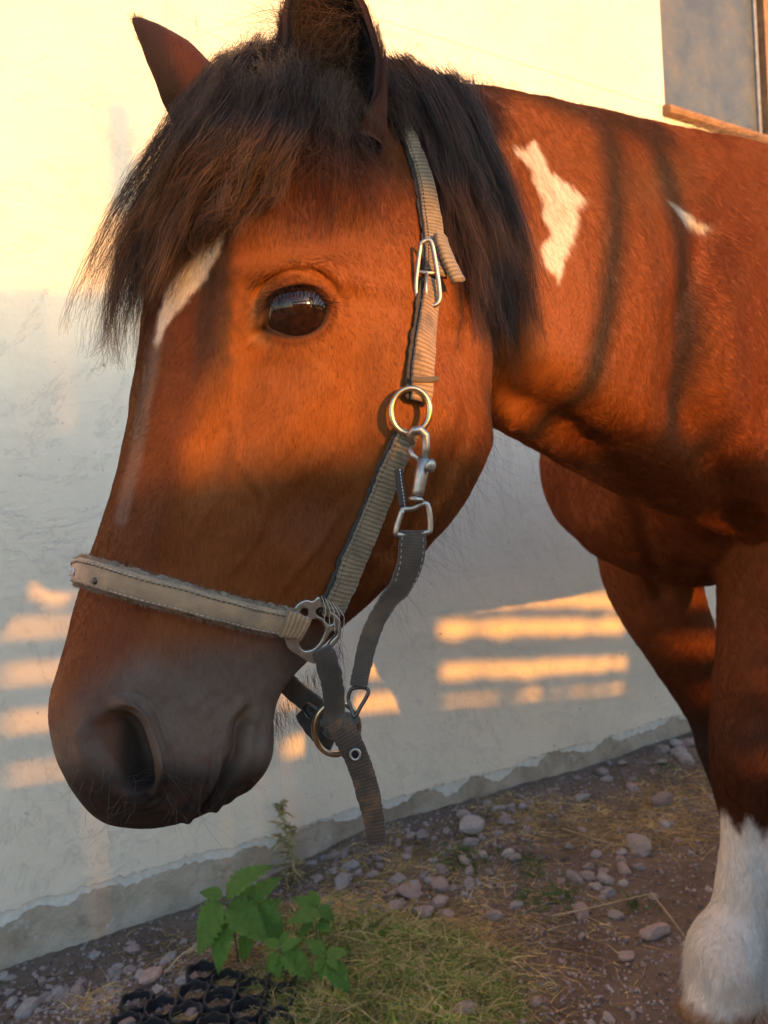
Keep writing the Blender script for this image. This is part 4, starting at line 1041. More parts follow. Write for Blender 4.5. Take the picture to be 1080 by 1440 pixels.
# ------------------------------------------------------------------ wall, plinth, window
def plaster():
    b = NB('whitewashed_plaster'); co = b.coord('Object'); g_ = b.n('SeparateXYZ'); b.l(co, g_.inputs[0])
    n1 = b.noise(co, 3.0, 6, .6); n2 = b.noise(co, 28, 5, .6); n3 = b.noise(co, 160, 4, .6); n4 = b.noise(b.coord('Object', (1, 1, 5)), 6, 5, .6, .6)
    c = b.ramp(n1, [(.3, (.71, .62, .475)), (.7, (.82, .715, .55))])
    low = b.ramp(g_.outputs[2], [(.0, (.75, .75, .75)), (.62, (0, 0, 0))])
    c = b.mix(b.mix(1, low, b.ramp(n4, [(.35, (0, 0, 0)), (.7, (.6, .6, .6))]), 'MULTIPLY'), c, (.70, .64, .56))
    sp = b.ramp(b.noise(co, 75, 2, .5), [(.745, (0, 0, 0)), (.77, (1, 1, 1))]); c = b.mix(sp, c, (.28, .23, .17))
    wv = b.noise(co, 1.6, 8, .75, 1.2); cr = b.ramp(wv, [(.492, (0, 0, 0)), (.5, (.35, .35, .35)), (.508, (0, 0, 0))]); c = b.mix(cr, c, (.45, .42, .38))
    h = b.math('ADD', b.math('MULTIPLY', n2, .8), b.math('ADD', b.math('MULTIPLY', n3, .25), b.math('MULTIPLY', n4, .5)))
    h = b.math('SUBTRACT', h, b.math('MULTIPLY', cr, .5))
    b.pbsdf(Base_Color=c, Roughness=.8, Normal=b.bump(h, .5, .009)); return b.m
def concrete():
    b = NB('damp_concrete'); co = b.coord('Object'); n1 = b.noise(co, 7, 7, .65); n2 = b.noise(co, 60, 5, .7); n3 = b.noise(co, 16, 6, .7, .5)
    c = b.ramp(n1, [(.25, (.24, .185, .13)), (.5, (.39, .325, .245)), (.75, (.54, .47, .375))])
    c = b.mix(b.ramp(n3, [(.60, (0, 0, 0)), (.66, (.85, .85, .85))]), c, (.52, .51, .48))
    c = b.mix(b.ramp(b.noise(co, 11, 6, .6), [(.58, (0, 0, 0)), (.72, (.5, .5, .5))]), c, (.07, .08, .035))
    b.pbsdf(Base_Color=c, Roughness=.9, Normal=b.bump(b.math('ADD', n1, b.math('MULTIPLY', n2, .35)), .8, .02)); return b.m
PL = plaster(); CO = concrete()
wall = empty('plastered_wall', tuple(wl(1.2, 0)), 'whitewashed plaster wall with bare concrete foot behind the pony', 'wall')
TL, TR_ = -9.0, 12.0; ZT = 3.4
a0 = wallpt(930, 60); a1 = wallpt(935, 152); WIN0 = wt(a1); WZ0 = a1.z; a2 = wallpt(1073, 100); WIN1 = wt(a2)+.0; WZ1 = WZ0+.62
def topz(t):                                               # height of the ragged lower edge of the plaster
    n_ = fbm(np.array([[t*.9, 0, .3]]), 2.2, 5)[0]*.012+fbm(np.array([[t, .2, .1]]), 9, 6)[0]*.010+fbm(np.array([[t, .5, .1]]), 38, 7)[0]*.009+fbm(np.array([[t, .7, .1]]), 95, 8)[0]*.006
    return float(np.interp(t, [PT0, PT1], [PZ0, PZ1]))+n_
q0 = wallpt(0, 1284); q1 = wallpt(975, 1000); PT0, PZ0, PT1, PZ1 = wt(q0), q0.z, wt(q1), q1.z
ths = .012
def sheet(ts, zlo, zhi, out, th, name, mat, parent):       # a slab along the wall with per-column bottom and top
    V = []; n = len(ts)
    for t, a, c_ in zip(ts, zlo, zhi):
        V += [wl(t, a, out-th), wl(t, a+.0015, out), wl(t, c_, out), wl(t, c_, out-th)]
    F = []
    for i in range(n-1):
        for j in range(4): F.append((i*4+j, i*4+(j+1) % 4, (i+1)*4+(j+1) % 4, (i+1)*4+j))
    F += [(3, 2, 1, 0), ((n-1)*4, (n-1)*4+1, (n-1)*4+2, (n-1)*4+3)]
    return mk(name, V, F, mat, parent, smooth=False)
tss = np.concatenate([np.linspace(TL, -.4, 20), np.linspace(-.38, 4.2, 700), np.linspace(4.3, TR_, 20)])
zl = [topz(t) for t in tss]; sheet(tss, zl, [WZ0]*len(tss), 0, .03, 'lower_plaster', PL, wall)
sheet([TL, WIN0], [WZ0]*2, [WZ1]*2, 0, .03, 'plaster', PL, wall); sheet([WIN1+.06, TR_], [WZ0]*2, [WZ1]*2, 0, .03, 'plaster', PL, wall)
sheet([TL, TR_], [WZ1]*2, [ZT]*2, 0, .03, 'upper_plaster', PL, wall)
B = MB(); 
def wbox(mb, t0, t1, z0, z1, o0, o1):
    c_ = wl((t0+t1)/2, (z0+z1)/2, (o0+o1)/2); mb.box(c_, ((t1-t0)/2, (o1-o0)/2, (z1-z0)/2), (WDIR, WN, Vector((0, 0, 1))))
wbox(B, TL, TR_, -.5, WZ0-.001, -.30, -.031); wbox(B, TL, WIN0-.001, WZ0-.001, WZ1, -.30, -.031); wbox(B, WIN1+.061, TR_, WZ0-.001, WZ1, -.30, -.031); wbox(B, TL, TR_, WZ1+.001, ZT, -.30, -.031)
mo = B.build('masonry', CO, wall, False)
# old paint skim lip: a second, thinner ragged layer just below the plaster edge
tz = [topz(t)-abs(.020+.040*fbm(np.array([[t, .9, .4]]), 5, 15)[0]) for t in tss]
PAINT = simple('flaking_white_paint', (.62, .60, .53), .85, 0, .12, 60, .5, .004)
sheet(tss, tz, [topz(t)-.0005 for t in tss], -.0035, .02, 'flaking_paint', PAINT, wall)
# plinth face, with an uneven surface
V = []; F = []; nz_ = 14; n = len(tss)
fz_ = fbm(np.array([[t, 0, k/nz_] for t in tss for k in range(nz_)]), 7, 16).reshape(n, nz_)
for i, t in enumerate(tss):
    for k in range(nz_):
        z = -.25+(zl[i]+.26)*k/(nz_-1); o = -.006+fz_[i, k]*.005+(.010*smoothstep(.12, .0, z)); V.append(wl(t, z, float(min(o, -.0045 if k > 8 else .02))))
for i in range(n-1):
    for k in range(nz_-1): F.append((i*nz_+k, (i+1)*nz_+k, (i+1)*nz_+k+1, i*nz_+k+1))
mk('concrete_plinth', V, F, CO, wall)
# window
def dusty():
    b = NB('dusty_glass'); co = b.coord('Object'); n1 = b.noise(co, 6, 6, .7); n2 = b.noise(co, 40, 5, .75)
    c = b.ramp(n1, [(.3, (.040, .050, .065)), (.5, (.070, .078, .078)), (.75, (.13, .11, .075))]); c = b.mix(b.ramp(n2, [(.55, (0, 0, 0)), (.8, (.6, .6, .6))]), c, (.17, .155, .13))
    b.pbsdf(Base_Color=c, Roughness=b.math('ADD', .15, b.math('MULTIPLY', n2, .5)), Normal=b.bump(n2, .15, .002)); return b.m
WOOD = simple('weathered_brown_wood', (.26, .13, .055), .75, 0, .35, 25, .5, .006)
win = empty('window', tuple(wl((WIN0+WIN1)/2, WZ0)), 'small dusty window with worn wooden sill set in the wall', 'window')
B = MB(); wbox(B, WIN0, WIN1-.02, WZ0+.001, WZ1-.03, -.028, -.022); B.build('pane', dusty(), win, False)
B = MB(); wbox(B, WIN1-.020, WIN1-.001, WZ0+.001, WZ1-.03, -.03, -.014); B.build('putty_strip', simple('blue_grey_putty', (.20, .22, .27), .7), win, False)
B = MB(); wbox(B, WIN1+.006, WIN1+.058, WZ0-.02, WZ1+.03, -.03, .012); B.build('frame', WOOD, win, False)
B = MB(); wbox(B, WIN0, WIN1+.0, WZ1-.028, WZ1-.001, -.03, .008); B.build('frame', WOOD, win, False)
V = []; F = []
prof = [(-.03, .012), (.012, .012), (.030, .004), (.036, -.010), (.030, -.022), (-.029, -.026)]
for i, t in enumerate(np.linspace(WIN0-.012, WIN1+.10, 40)):
    j1 = fbm(np.array([[t, 0, 0]]), 14, 18)[0]
    for o_, z_ in prof: V.append(wl(t, WZ0+z_-.006+.004*j1*(z_ < 0)+.0, o_+.004*j1*(o_ > 0)))
for i in range(39):
    for j in range(6): F.append((i*6+j, i*6+(j+1) % 6, (i+1)*6+(j+1) % 6, (i+1)*6+j))
F += [tuple(range(6)), tuple(39*6+j for j in range(6))[::-1]]
mk('sill', V, F, WOOD, win, False)

# ------------------------------------------------------------------ ground
def gh(x, y):                                              # height of the soil
    P_ = np.stack([x, y, np.zeros_like(x)], 1); sdist = WOFF-(P_@np.array(WN))          # negative towards the camera
    t = P_@np.array(WDIR)
    h = fbm(P_, 1.1, 51)*.016+fbm(P_, 6, 52)*.008+fbm(P_, 22, 53)*.0035+fbm(P_, 70, 54)*.0016
    ds = -sdist
    trench = smoothstep(.30, .05, ds)*smoothstep(1.05, .55, t)
    h = h-trench*.055+smoothstep(.16, .0, ds)*smoothstep(1.4, 1.0, t)*.030
    return h
def soil():
    b = NB('bare_soil'); co = b.coord('Object'); n1 = b.noise(co, 5, 6, .6); n2 = b.noise(co, 60, 6, .7); n3 = b.noise(co, 260, 4, .7)
    c = b.ramp(n1, [(.3, (.095, .062, .040)), (.7, (.24, .168, .115))]); c = b.mix(b.ramp(n2, [(.5, (0, 0, 0)), (.72, (.8, .8, .8))]), c, (.27, .19, .15))
    c = b.mix(b.ramp(n3, [(.62, (0, 0, 0)), (.70, (.7, .7, .7))]), c, (.42, .34, .29))
    b.pbsdf(Base_Color=c, Roughness=.95, Normal=b.bump(b.math('ADD', n2, b.math('MULTIPLY', n3, .5)), .9, .012)); return b.m
tg_ = np.concatenate([-np.geomspace(40, .9, 26), np.linspace(-.8, 3.6, 430), np.geomspace(3.7, 40, 26)])
sg_ = np.concatenate([np.linspace(-.05, 2.1, 260), np.geomspace(2.2, 60, 30)])
TT, SS = np.meshgrid(tg_, sg_, indexing='ij'); wdn = np.array(WDIR); wnn = np.array(WN)
GP = np.outer(TT.ravel(), wdn)+np.outer(WOFF+SS.ravel(), wnn); GP[:, 2] = gh(GP[:, 0], GP[:, 1])
ns = len(sg_); I, J = np.meshgrid(np.arange(len(tg_)-1), np.arange(ns-1), indexing='ij'); I = I.ravel(); J = J.ravel()
gf = np.stack([I*ns+J, I*ns+J+1, (I+1)*ns+J+1, (I+1)*ns+J], 1)
me = bpy.data.meshes.new('ground'); me.from_pydata(GP.tolist(), [], gf.tolist()); me.update(); me.materials.append(soil()); me.polygons.foreach_set('use_smooth', [True]*len(me.polygons))
go = bpy.data.objects.new('ground', me); C.objects.link(go); go['kind'] = 'structure'
def gz(x, y): return float(gh(np.array([x]), np.array([y]))[0])
def gpt(px_, py_):
    p = ground(px_, py_, 0)
    for _ in range(3): p = ground(px_, py_, gz(p.x, p.y))
    return p

# stones
rs = random.Random(11)
def stone_mesh(seed, sub=2, flat=.6):
    bm = bmesh.new(); bmesh.ops.create_icosphere(bm, subdivisions=sub, radius=1)
    r = random.Random(seed); cuts = [(Vector((r.gauss(0, 1), r.gauss(0, 1), r.gauss(0, 1))).normalized(), r.uniform(.55, .9)) for _ in range(9)]
    for v in bm.verts:
        for n_, d_ in cuts:
            e = v.co.dot(n_)-d_
            if e > 0: v.co -= n_*e*.9
        v.co += v.co.normalized()*(noise.noise(v.co*1.7+Vector((seed, 0, 0)))*.22+noise.noise(v.co*5+Vector((seed, 3, 0)))*.05); v.co.z *= flat
    me = bpy.data.meshes.new('stone'); bm.to_mesh(me); bm.free(); return me
def stone_mat(name, c1, c2):
    b = NB(name); co = b.coord('Object'); n1 = b.noise(co, 1.6, 5, .65); n2 = b.noise(co, 9, 5, .7); oi = b.n('ObjectInfo').outputs['Random']
    c = b.ramp(n1, [(.3, c1), (.7, c2)]); c = b.mix(b.math('MULTIPLY', oi, .6), c, (.22, .15, .12)); c = b.mix(b.ramp(n2, [(.5, (0, 0, 0)), (.75, (.6, .6, .6))]), c, (.14, .095, .07))
    b.pbsdf(Base_Color=c, Roughness=.88, Normal=b.bump(n2, .5, .06)); return b.m
SM = [stone_mat('pinkish_granite', (.36, .255, .22), (.52, .40, .35)), stone_mat('grey_granite', (.31, .27, .25), (.46, .41, .38)), stone_mat('pale_granite', (.42, .37, .33), (.52, .47, .43))]
MES = [[stone_mesh(k) for k in range(9)] for _ in SM]
for a, m_ in zip(MES, SM):
    for q in a: q.materials.append(m_); q.polygons.foreach_set('use_smooth', [False]*len(q.polygons))
def stone(px_, py_, wpx, mat_i, label, group=None, cat='stone', flat=1.0, sink=.3, pos=None):
    p = pos or gpt(px_, py_); d_ = (p-CAM).dot(fwd); r = wpx/2/FPX*d_
    o = bpy.data.objects.new('stone', MES[mat_i][rs.randrange(9)]); C.objects.link(o)
    o.scale = (r*rs.uniform(.9, 1.25), r*rs.uniform(.75, 1.0), r*rs.uniform(.8, 1.1)*flat); o.location = (p.x, p.y, gz(p.x, p.y)+r*(.6-sink)*flat)
    o.rotation_euler = (rs.uniform(-.3, .3), rs.uniform(-.3, .3), rs.uniform(0, 6.3)); return tag(o, label, cat, group)
BIGS = [(662, 1166, 46, 2, 'largest pale stone at the foot of the plinth right of the hanging strap'),
        (576, 1260, 38, 0, 'dull pinkish brown stone above the green grass patch'),
        (617, 1272, 32, 2, 'pale rounded stone just right of the pinkish brown stone'),
        (598, 1285, 34, 0, 'grey pink stone lying against the upper edge of the green grass'),
        (620, 1250, 34, 0, 'flat pinkish stone between the gravel and the small green sprig'),
        (897, 1194, 40, 2, 'pale stone lying alone on dark soil near the dry grass'),
        (920, 1315, 42, 0, 'chunky pinkish stone on the soil just left of the white hoof'),
        (880, 1347, 26, 0, 'small reddish stone on bare soil below the chunky one'),
        (877, 1225, 26, 0, 'small round pinkish stone right of the pair on the soil'),
        (849, 1230, 24, 2, 'small pale stone with a split face in the middle of the soil'),
        (828, 1222, 20, 0, 'small dusky pink stone, left one of the pair on the soil'),
        (657, 1424, 38, 0, 'pinkish stone at the lower edge beside the green grass'),
        (755, 1411, 20, 0, 'small pink stone near the lower edge on bare soil'),
        (931, 1130, 38, 0, 'broad pink stone by the dry grass close to the wall'),
        (695, 1290, 26, 0, 'pinkish stone beside the thin dry grass tuft'),
        (816, 1285, 34, 0, 'brownish stone half under the long dry stalk'),
        (866, 1290, 24, 2, 'small knobbly pale stone above the chunky pinkish stone'),
        (212, 1378, 44, 0, 'largest grey pink stone beside the black plastic grid'),
        (163, 1370, 28, 1, 'small grey stone in the ditch by the wall at lower left'),
        (38, 1425, 40, 1, 'grey stone at the lower left corner below the plinth'),
        (108, 1400, 30, 0, 'dull pink stone in the gravel left of the plastic grid'),
        (236, 1352, 26, 1, 'pale grey stone leaning at the ditch above the grid'),
        (484, 1245, 34, 1, 'angular grey stone right of the dried weed by the wall'),
        (545, 1150, 26, 1, 'grey stone tucked behind the end of the hanging strap')]
for a, b_, w_, m_, lb in BIGS: stone(a, b_, w_, m_, lb, flat=.9)
def dens(x_, y_):
    yb = 1172-.327*(x_-540)
    k = y_-yb
    if k < 4: return 0
    v = .13
    v += .9*math.exp(-((x_-590)/110)**2-((k-70)/70)**2)+.7*math.exp(-((k-22)/26)**2)*(x_ > 420)
    v += 1.0*math.exp(-((x_-150)/130)**2-((y_-1395)/40)**2)+.5*math.exp(-((x_-470)/50)**2-((y_-1235)/25)**2)+.25*math.exp(-((x_-800)/140)**2-((y_-1220)/50)**2)
    v *= .25 if (x_-540)**2/200**2+(y_-1400)**2/120**2 < 1 else 1
    return v
cnt = 0; tries = 0
while cnt < 270 and tries < 60000:
    tries += 1; x_ = rs.uniform(-10, 1085); y_ = rs.uniform(1040, 1445)
    if rs.random() > dens(x_, y_): continue
    if x_ < 280 and y_ < 1372-.30*x_: continue
    w_ = rs.choice((8, 10, 12, 14, 17, 20, 24)); m_ = rs.choice((0, 0, 1, 1, 2))
    size = 'tiny' if w_ < 11 else 'small' if w_ < 16 else 'larger'
    colr = ('pinkish', 'grey', 'pale')[m_]
    k_ = y_-(1172-.327*(x_-540))
    zone = ('in the ditch left of the plastic grid' if x_ < 200 else 'between the plastic grid and the wall' if x_ < 400 else 'close to the plinth right of the hanging strap' if k_ < 45 else
            'in the gravel between dried weed and green grass' if x_ < 560 else 'in the gravel above the green grass' if x_ < 720 and y_ < 1330 else 'on the soil in front of the bent straw stalk' if y_ > 1290 else 'on the soil between the dry grass and the white leg')
    stone(x_, y_, w_, m_, f'{size} {colr} stone {zone}', 'loose small stones on the ground', sink=.42)
    cnt += 1
# fine gravel, clods: one mass
def merge_instances(name, meshes, items, mat, kind='stuff', label=None, cat=None):
    Vs = []; Fs = []; o0 = 0
    base = []
    for m_ in meshes:
        a = np.empty(len(m_.vertices)*3); m_.vertices.foreach_get('co', a); f = np.empty(len(m_.loops), int); m_.loops.foreach_get('vertex_index', f)
        base.append((a.reshape(-1, 3), f.reshape(-1, 3)))
    for i, (p, s_, rz) in enumerate(items):
        a, f = base[i % len(base)]; c_, s2 = math.cos(rz), math.sin(rz)
        v = a*np.array(s_); v = np.stack([v[:, 0]*c_-v[:, 1]*s2, v[:, 0]*s2+v[:, 1]*c_, v[:, 2]], 1)+np.array(p); Vs.append(v); Fs.append(f+o0); o0 += len(v)
    V_ = np.concatenate(Vs); F_ = np.concatenate(Fs); me = bpy.data.meshes.new(name); me.vertices.add(len(V_)); me.vertices.foreach_set('co', V_.ravel())
    me.loops.add(F_.size); me.loops.foreach_set('vertex_index', F_.ravel()); me.polygons.add(len(F_)); me.polygons.foreach_set('loop_start', np.arange(0, F_.size, 3)); me.update(calc_edges=True); me.validate()
    me.materials.append(mat); o = bpy.data.objects.new(name, me); C.objects.link(o); return tag(o, label, cat, None, kind)
small = [stone_mesh(100+k, 1, .7) for k in range(6)]
def scatter(n_, fn, seed, rng_=(-60, 1140, 1000, 1500)):
    r = random.Random(seed); out = []; tr = 0
    while len(out) < n_ and tr < n_*60:
        tr += 1; x_ = r.uniform(rng_[0], rng_[1]); y_ = r.uniform(rng_[2], rng_[3])
        if y_ < 1170-.327*(x_-540)+3 or r.random() > fn(x_, y_): continue
        p = ground(x_, y_, 0); out.append((p.x, p.y, x_, y_))
    z = gh(np.array([q[0] for q in out]), np.array([q[1] for q in out])); return [(q[0], q[1], z[i], q[2], q[3]) for i, q in enumerate(out)]
it = []
for q in scatter(9500, lambda a, b_: min(1, dens(a, b_)+.16), 61):
    r = rs.choice((.0018, .0025, .0035, .0045, .006)); it.append(((q[0], q[1], q[2]+r*.2), (r*rs.uniform(.8, 1.3), r*rs.uniform(.7, 1.1), r), rs.uniform(0, 6.3)))
GM = NB('gravel_bits'); gc = GM.coord('Object'); GM.pbsdf(Base_Color=GM.ramp(GM.noise(gc, 70, 2), [(.3, (.07, .045, .036)), (.5, (.22, .17, .155)), (.7, (.38, .32, .29))]), Roughness=.9)
merge_instances('gravel', small, it, GM.m, label='fine pinkish gravel and soil crumbs scattered over the bare ground', cat='gravel')

# grass and dry litter as strands
def gstrands(name, pts, ln_, lean, k, rad, colf, mat, seed, curl=.4, label=None, up=1.0):
    r = np.random.default_rng(seed); R_ = np.array([q[:3] for q in pts]); n = len(R_); t = np.linspace(0, 1, k)
    D_ = r.normal(size=(n, 3))*lean; D_[:, 2] = np.abs(r.normal(size=n))*up*.5+up*.5; D_ /= np.linalg.norm(D_, axis=1)[:, None]
    Bn = r.normal(size=(n, 3))*curl; Bn[:, 2] = -np.abs(Bn[:, 2])*.8; L = r.uniform(ln_[0], ln_[1], n)
    P = R_[:, None]+D_[:, None]*(L[:, None]*t)[..., None]+Bn[:, None]*(t**2)[None, :, None]*L[:, None, None]
    zz = gh(P[:, -1, 0], P[:, -1, 1]); P[..., 2] = np.maximum(P[..., 2], (R_[:, 2]+.0015)[:, None]*(1-t)+(zz+.002)[:, None]*t)
    cm = (1+.9*fbm(R_*np.array([1, 1, 0]), 9, seed)+.6*fbm(R_*np.array([1, 1, 0]), 30, seed+1))[:, None]
    hc = hair(name, P, r.uniform(.6, 1.3, n)*rad, colf(r, n)*np.clip(cm, .35, 1.7), mat, None, tip=.2, shape=1.2); hc['kind'] = 'stuff'
    if label: hc['label'] = label
    return hc
GRM = hair_mat('grass_blades', .55, trans=.35)
def green(r, n):
    c = np.array([.15, .24, .035])[None]*r.uniform(.25, 1.9, (n, 1)); y_ = r.random(n) < .55; c[y_] = np.array([.56, .46, .22])*r.uniform(.6, 1.3, (y_.sum(), 1)); return c
def straw(r, n): return np.array([.66, .46, .21])[None]*r.uniform(.45, 1.35, (n, 1))*np.array([1, 1, 1])*np.where(r.random((n, 1)) < .3, .6, 1)
def gr(x_, y_):
    e = ((x_-545)/190)**2+((y_-1400)/105)**2; e2 = ((x_-470)/110)**2+((y_-1330)/70)**2
    v = max(0, 1.15-e)*1.2+max(0, 1-e2)*.5; return min(1, v)*(.35+.65*(noise.noise(Vector((x_*.022, y_*.03, 1)))>-.2))
gstrands('grass', scatter(15000, gr, 62, (300, 800, 1180, 1500)), (.014, .046), 1.0, 7, .0011, green, GRM, 63, .7, 'short green grass mixed with dry blades at the lower middle')
def dr(x_, y_):
    v = 0
    for cx, cy, rx, ry, a in ((470, 1280, 90, 30, .9), (560, 1205, 45, 22, .8), (690, 1165, 40, 22, .5), (740, 1150, 60, 20, .9), (850, 1160, 80, 28, .8), (940, 1165, 60, 25, .7), (935, 1120, 60, 22, .6), (520, 1225, 50, 25, .6), (680, 1300, 60, 40, .35), (320, 1380, 26, 16, .9), (275, 1420, 30, 16, .7), (130, 1410, 22, 18, .8), (540, 1340, 170, 110, .6), (600, 1420, 110, 40, .5), (1000, 1110, 40, 30, .4)):
        v = max(v, a*math.exp(-((x_-cx)/rx)**2-((y_-cy)/ry)**2))
    return v*(1.0 if noise.noise(Vector((x_*.05, y_*.06, 4))) > -.1 else .25)
gstrands('dry_grass', scatter(17000, dr, 64), (.008, .032), 1.6, 7, .0009, straw, GRM, 65, 1.2, 'matted straw coloured dry grass between the stones', up=.5)
gstrands('straw_litter', scatter(900, lambda a, b_: .5, 66), (.02, .06), 2.5, 5, .0005, lambda r, n: np.array([.30, .21, .12])[None]*r.uniform(.4, 1.3, (n, 1)), GRM, 67, .3, 'thin dry stalks strewn over the soil', up=.08)
gstrands('green_sprigs', scatter(900, lambda a, b_: max(math.exp(-((a-655)/35)**2-((b_-1210)/16)**2), .8*math.exp(-((a-745)/24)**2-((b_-1225)/18)**2), .6*math.exp(-((a-770)/40)**2-((b_-1260)/18)**2), .5*math.exp(-((a-930)/25)**2-((b_-1080)/14)**2), .5*math.exp(-((a-895)/20)**2-((b_-1275)/10)**2)), 68), (.012, .035), .9, 6, .0013, lambda r, n: np.array([.07, .15, .03])[None]*r.uniform(.5, 1.4, (n, 1)), GRM, 69, .5, 'small tufts of green weeds between the stones')
STK = simple('dry_stalk', (.42, .31, .17), .85)
def stalk(L, r_, label, h=.006):
    P = []
    for i, q in enumerate(L):
        g_ = gpt(q[0], q[1]); P.append((g_.x, g_.y, g_.z+(q[2] if len(q) > 2 else h)))
    mb = MB(); K = catmull(P, 10*len(L)); mb.tube([Vector(k) for k in K], list(np.linspace(r_, r_*.6, len(K))), 6)
    return tag(mb.build('straw_stalk', STK, None), label, 'stalk')
stalk([(775, 1292), (830, 1290, .02), (918, 1279, .035)], .0016, 'long bent straw stalk lying over the soil, left half'); stalk([(918, 1279, .035), (945, 1305, .02), (968, 1328)], .0016, 'straw stalk running from the bend down towards the hoof')
stalk([(708, 1243), (712, 1275, .02)], .0016, 'short upright straw stalk in the middle of the gravel'); stalk([(720, 1352), (748, 1378)], .0016, 'short slanting straw stalk below the thin grass tuft')
stalk([(985, 1112, .02), (1018, 1148)], .0016, 'straw stalk slanting towards the pony\'s white leg'); stalk([(790, 1168), (850, 1190, .012), (905, 1198)], .0015, 'straw stalk beside the pale lone stone')
stalk([(262, 1345), (300, 1335, .03), (335, 1342, .02)], .0018, 'pale twig lying across the ditch, upper of two'); stalk([(232, 1375, .01), (265, 1358, .03), (300, 1352, .02)], .0018, 'pale twig lying across the ditch, lower of two')

# nettles
def leaf_mesh(seed, wr=.74):
    r = random.Random(seed); n = 17; V = []; F = []; drop = r.uniform(.12, .3)
    for i in range(n):
        u = i/(n-1); w_ = wr*.5*(math.sin(math.pi*min(1, u**.62))**.85)*(1.04 if i % 2 else .76)
        if i == n-1: w_ = .004
        z = -drop*u*u+.05*u; sk_ = .035*(1 if i % 2 else 0)
        V += [(-w_, u-sk_, z+.10*w_), (-w_*.5, u, z+.10*w_+(.018 if i % 2 else 0)), (0, u, z-.025), (w_*.5, u, z+.10*w_+(.018 if i % 2 else 0)), (w_, u-sk_, z+.10*w_)]
    for i in range(n-1):
        for j in range(4): F.append((i*5+j, i*5+j+1, (i+1)*5+j+1, (i+1)*5+j))
    me = bpy.data.meshes.new('leaf'); me.from_pydata(V, [], F); me.polygons.foreach_set('use_smooth', [True]*len(F)); return me
def leaf_mat():
    b = NB('nettle_leaf'); co = b.coord('Object'); n1 = b.noise(co, 6, 4); n2 = b.noise(b.coord('Object', (1, 2.2, 1)), 9, 5, .7)
    oi = b.n('ObjectInfo').outputs['Random']
    c = b.ramp(n1, [(.3, (.11, .25, .035)), (.7, (.18, .37, .065))]); c = b.mix(b.math('MULTIPLY', oi, .4), c, (.13, .22, .05))
    sx_ = b.n('SeparateXYZ'); b.l(co, sx_.inputs[0]); vein = b.ramp(b.math('ABSOLUTE', sx_.outputs[0]), [(.0, (.6, .6, .6)), (.03, (0, 0, 0))]); c = b.mix(vein, c, (.16, .24, .08))
    p = b.n('BsdfPrincipled'); b.set(p, Base_Color=c, Roughness=.5, Normal=b.bump(n2, .6, .05)); tr = b.n('BsdfTranslucent'); b.l(c, tr.inputs[0]); mx = b.n('MixShader'); mx.inputs[0].default_value = .3
    b.l(p.outputs[0], mx.inputs[1]); b.l(tr.outputs[0], mx.inputs[2]); b.l(mx.outputs[0], b.out.inputs[0]); return b.m
LM = leaf_mat(); LME = [leaf_mesh(k, .60+.06*(k % 3)) for k in range(5)]
for q in LME: q.materials.append(LM)
STEM = simple('nettle_stem', (.10, .17, .05), .7)
def plant(base_px, top_px, hgt, leaves, label):
    b0 = gpt(*base_px); d0 = (b0-CAM).dot(fwd); e = empty('nettle_plant', tuple(b0), label, 'plant')
    topp = pt(top_px[0], top_px[1], d0-.02); mb = MB(); mb.tube([b0, b0.lerp(topp, .5)+Vector((.004, 0, 0)), topp], [.0022, .0018, .0012], 7); mb.build('stem', STEM, e)
    for i, (x0, y0, x1, y1, dd_) in enumerate(leaves):
        x1, y1 = x0+(x1-x0)*1.15, y0+(y1-y0)*1.12
        A_ = pt(x0, y0, d0-.025+dd_*.3); B_ = pt(x1, y1, d0-.025+dd_); ax = (B_-A_); L = ax.length; ax.normalize()
        nrm_ = (-fwd*.55+Vector((0, 0, .95))+Vector((rs.uniform(-.25, .25), rs.uniform(-.2, .2), 0))); nrm_ = (nrm_-ax*nrm_.dot(ax)).normalized(); X_ = ax.cross(nrm_)
        o = bpy.data.objects.new('leaf', LME[i % 5]); C.objects.link(o); o.parent = e
        M_ = Matrix(((X_.x*L, ax.x*L, nrm_.x*L, A_.x), (X_.y*L, ax.y*L, nrm_.y*L, A_.y), (X_.z*L, ax.z*L, nrm_.z*L, A_.z), (0, 0, 0, 1)))
        o.matrix_parent_inverse = Matrix.Translation(-b0); o.matrix_basis = M_
        st = mk('leaf_stalk', *(lambda m: (m.v, m.f))((lambda m: (m.tube([topp.lerp(b0, .15*rs.random()), A_], .0009, 5), m)[1])(MB())), STEM, e)
plant((335, 1352), (318, 1262), .1, [(318, 1256, 367, 1214, -.01), (312, 1259, 284, 1254, .0), (311, 1270, 271, 1336, -.03), (318, 1292, 304, 1364, -.05), (322, 1272, 372, 1318, -.05), (350, 1268, 388, 1232, .03), (364, 1276, 396, 1326, -.01), (352, 1310, 335, 1350, -.01), (335, 1262, 352, 1246, .02), (325, 1290, 300, 1305, .03), (356, 1288, 392, 1262, .04)], 'largest nettle with broad serrated leaves at the left by the wall')
plant((440, 1350), (444, 1285), .08, [(450, 1284, 408, 1290, -.03), (446, 1278, 416, 1262, .01), (450, 1276, 470, 1292, 0), (440, 1292, 420, 1316, -.02), (448, 1270, 436, 1252, .02), (452, 1290, 462, 1316, 0), (445, 1300, 466, 1308, -.02)], 'middle nettle with rounder leaves beside the dry grass')
plant((400, 1385), (395, 1335), .05, [(397, 1334, 420, 1318, 0), (398, 1338, 437, 1372, -.03), (388, 1340, 376, 1366, -.02), (392, 1330, 372, 1322, .02), (400, 1345, 412, 1358, -.03), (396, 1328, 404, 1308, .02), (385, 1345, 392, 1376, -.03)], 'low nettle in front, next to the black plastic grid')
